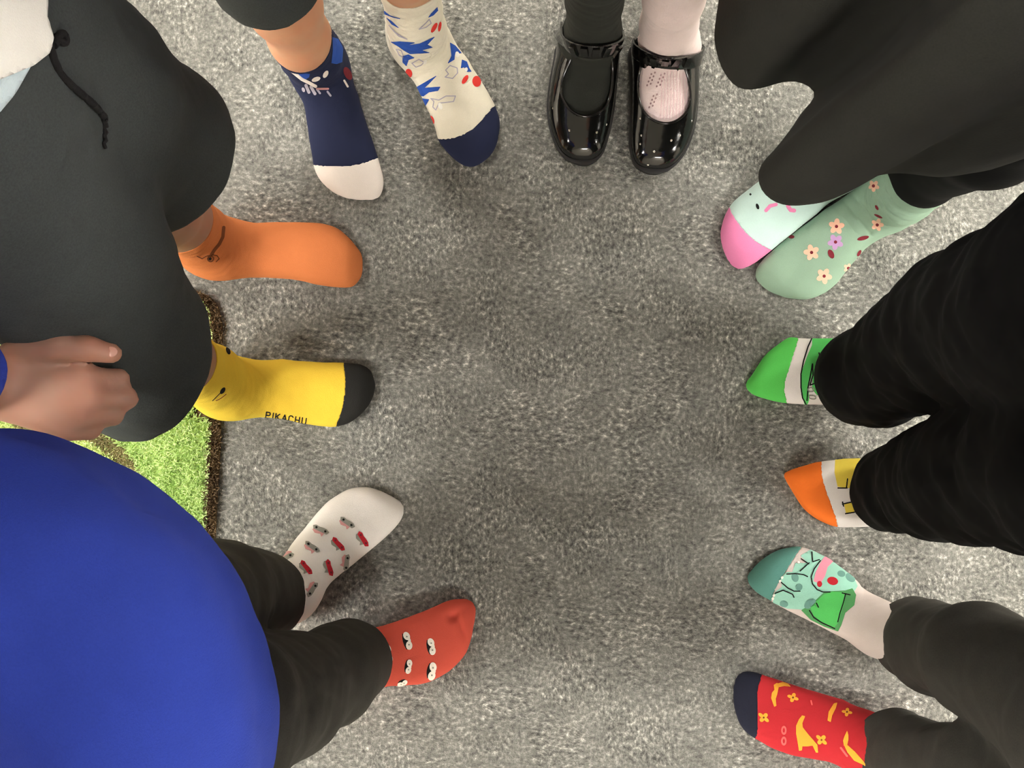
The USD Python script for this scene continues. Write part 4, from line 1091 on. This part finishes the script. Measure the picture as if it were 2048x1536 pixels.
for x, y, d, red in ((940, 310, 35, 0), (570, 410, 25, 0), (450, 650, 35, 0), (1160, 540, 58, 1), (815, 610, 48, 1), (365, 940, 52, 1), (690, 940, 75, 1), (930, 870, 100, 0), (450, 1250, 125, 0), (95, 810, 150, 0)):
    cx, cy = z7(x, y)
    r = math.radians(d); ax = np.array([math.cos(r), math.sin(r)]); nr = np.array([ax[1], -ax[0]])
    back = -nr * 4.6
    patch(s_cream, 'figure_back', Polygon([(cx + back[0] + ax[0] * a - nr[0] * b, cy + back[1] + ax[1] * a - nr[1] * b) for a, b in ((-13, -3), (-6, -4), (6, -4), (9, 0), (7, 7), (3, 3), (-3, 5), (-8, 6), (-14, 2))]).buffer(.8), 'yarn_grey' if red else 'yarn_rose')
    patch(s_cream, 'figure_front', Polygon([(cx + ax[0] * a + nr[0] * b, cy + ax[1] * a + nr[1] * b) for a, b in ((-16, 1), (-11, 4), (-4, 3), (3, 4), (11, 4), (17, 1), (14, -4), (4, -4), (-6, -4), (-13, -4))]).buffer(.8), 'yarn_crimson' if red else 'yarn_grey', .0007)
    for a in (-9, 10):
        patch(s_cream, 'dark_dot', Point(cx + ax[0] * a, cy + ax[1] * a).buffer(2.3), 'yarn_black' if not red else 'yarn_maroon', .001)
def z8(x, y):
    return 740 + x * .12367, 1190 + y * .12367
for (xa, ya), (xb, yb), sc in (((592, 665), (632, 815), 1.0), ((985, 765), (1010, 900), 1.0), ((280, 870), (308, 1040), 1.1), ((638, 1100), (618, 1215), .85), ((1018, 1160), (995, 1300), 1.1), ((265, 1300), (220, 1330), .6), ((560, 1410), (490, 1440), .7)):
    A, B = np.array(z8(xa, ya)), np.array(z8(xb, yb))
    mid = (A + B) / 2; dv = (B - A) / np.linalg.norm(B - A); nv = np.array([-dv[1], dv[0]])
    if nv[0] > 0: nv = -nv
    ln = np.linalg.norm(B - A)
    patch(s_coral, 'dark_crescent', Polygon([tuple(mid + nv * (5.5 * sc)+ dv * a * ln + nv * b * sc) for a, b in ((-.9, 1.5), (-.4, 4), (0, 4.5), (.4, 4), (.9, 1.5), (.5, -4), (0, -6), (-.5, -4))]), 'yarn_black')
    patch(s_coral, 'white_arc', LineString([tuple(A - dv * 5 * sc), tuple(mid - nv * 3.5 * sc), tuple(B + dv * 5 * sc)]).buffer(2.6 * sc), 'yarn_cream', .0006)
    ang = math.degrees(math.atan2(dv[1], dv[0]))
    for c, dd in ((A, -14), (B, 14)):
        patch(s_coral, 'white_spot', ell(*c, 8.6 * sc, 6.4 * sc, ang + dd), 'yarn_cream', .0008)
        patch(s_coral, 'pupil', Point(*(c + dv * (1.5 if c is A else -1.5))).buffer(1.7 * sc), 'yarn_grey', .0011)

# ------------------------------------------------------------------ rug pile
def strands(name, region, mat, n, tall=(.006, .011), label=None):
    x0, y0, x1, y1 = region.bounds
    p = np.stack([rng.uniform(x0, x1, n), rng.uniform(y0, y1, n)], 1)
    p = p[contains_xy(region, p[:, 0], p[:, 1])]
    h = rng.uniform(*tall, len(p)); a = rng.uniform(0, 2 * math.pi, len(p)); t = rng.uniform(.1, .75, len(p))
    d = np.stack([np.cos(a), np.sin(a)], 1)
    pts = np.zeros((len(p), 4, 3))
    for i, u in enumerate((0, .35, .7, 1.0)):
        pts[:, i, :2] = p + d * (h * t * u ** 1.6)[:, None]
        pts[:, i, 2] = .003 + h * u * (1 - .25 * t * u)
    pts -= x_loc[rug]
    c = UsdGeom.BasisCurves.Define(stage, rug + '/' + numbered(rug, name))
    c.CreateTypeAttr('linear')
    c.CreatePointsAttr(Vt.Vec3fArray.FromNumpy(pts.reshape(-1, 3).astype(np.float32)))
    c.CreateCurveVertexCountsAttr(Vt.IntArray.FromNumpy(np.full(len(p), 4, np.int32)))
    c.CreateWidthsAttr(Vt.FloatArray.FromNumpy(np.tile(np.array([.0017, .0016, .0013, .0006], np.float32), len(p))))
    c.SetWidthsInterpolation('vertex')
    UsdShade.MaterialBindingAPI.Apply(c.GetPrim()).Bind(M(mat))
    data(c.GetPrim(), kind='stuff', label=label)
feet_off = union_all([Polygon([tuple(f.at(a, 0, s)[:2]) for a, s in ((.0, -.045), (.0, .045), (1.0, .034), (1.0, -.034))]) for f in (fo, fy)])
lines = [[(150, 858), (185, 868), (214, 888), (240, 912), (262, 945), (282, 985), (300, 1040), (330, 1110)], [(393, 632), (402, 645), (396, 660)], [(-100, 760), (20, 820), (90, 900), (100, 1000)], [(60, 600), (120, 680), (180, 760)]]
veins = union_all([LineString([tuple(W(a, b, .008)[:2]) for a, b in l]).buffer(.009) for l in lines])
inner = rug_in.difference(feet_off)
flat = rug_in.buffer(.003).difference(feet_off.buffer(.006))
obj('ground_weave', trimesh.util.concatenate([trimesh.creation.extrude_polygon(g, .0062) for g in getattr(flat, 'geoms', [flat])]), 'pile_green', rug, smooth=False)
lime = Polygon([tuple(W(a, b, .008)[:2]) for a, b in [(-500, 600), (60, 600), (120, 680), (170, 860), (185, 868), (214, 888), (240, 912), (262, 945), (282, 985), (300, 1040), (330, 1110), (330, 1320), (-500, 1320)]])
strands('green_pile', inner.difference(veins).difference(lime), 'pile_green', 90000, label='lime green shaggy pile')
strands('yellow_green_pile', inner.intersection(lime).difference(veins), 'pile_lime', 90000, label='yellow green shaggy pile')
strands('brown_line', inner.intersection(veins), 'pile_taupe', 120000, (.004, .008), label='taupe line across the pile')
strands('edging', rug_out.buffer(-.002).difference(rug_in).difference(feet_off), 'pile_brown', 110000, (.004, .009), label='brown edging')
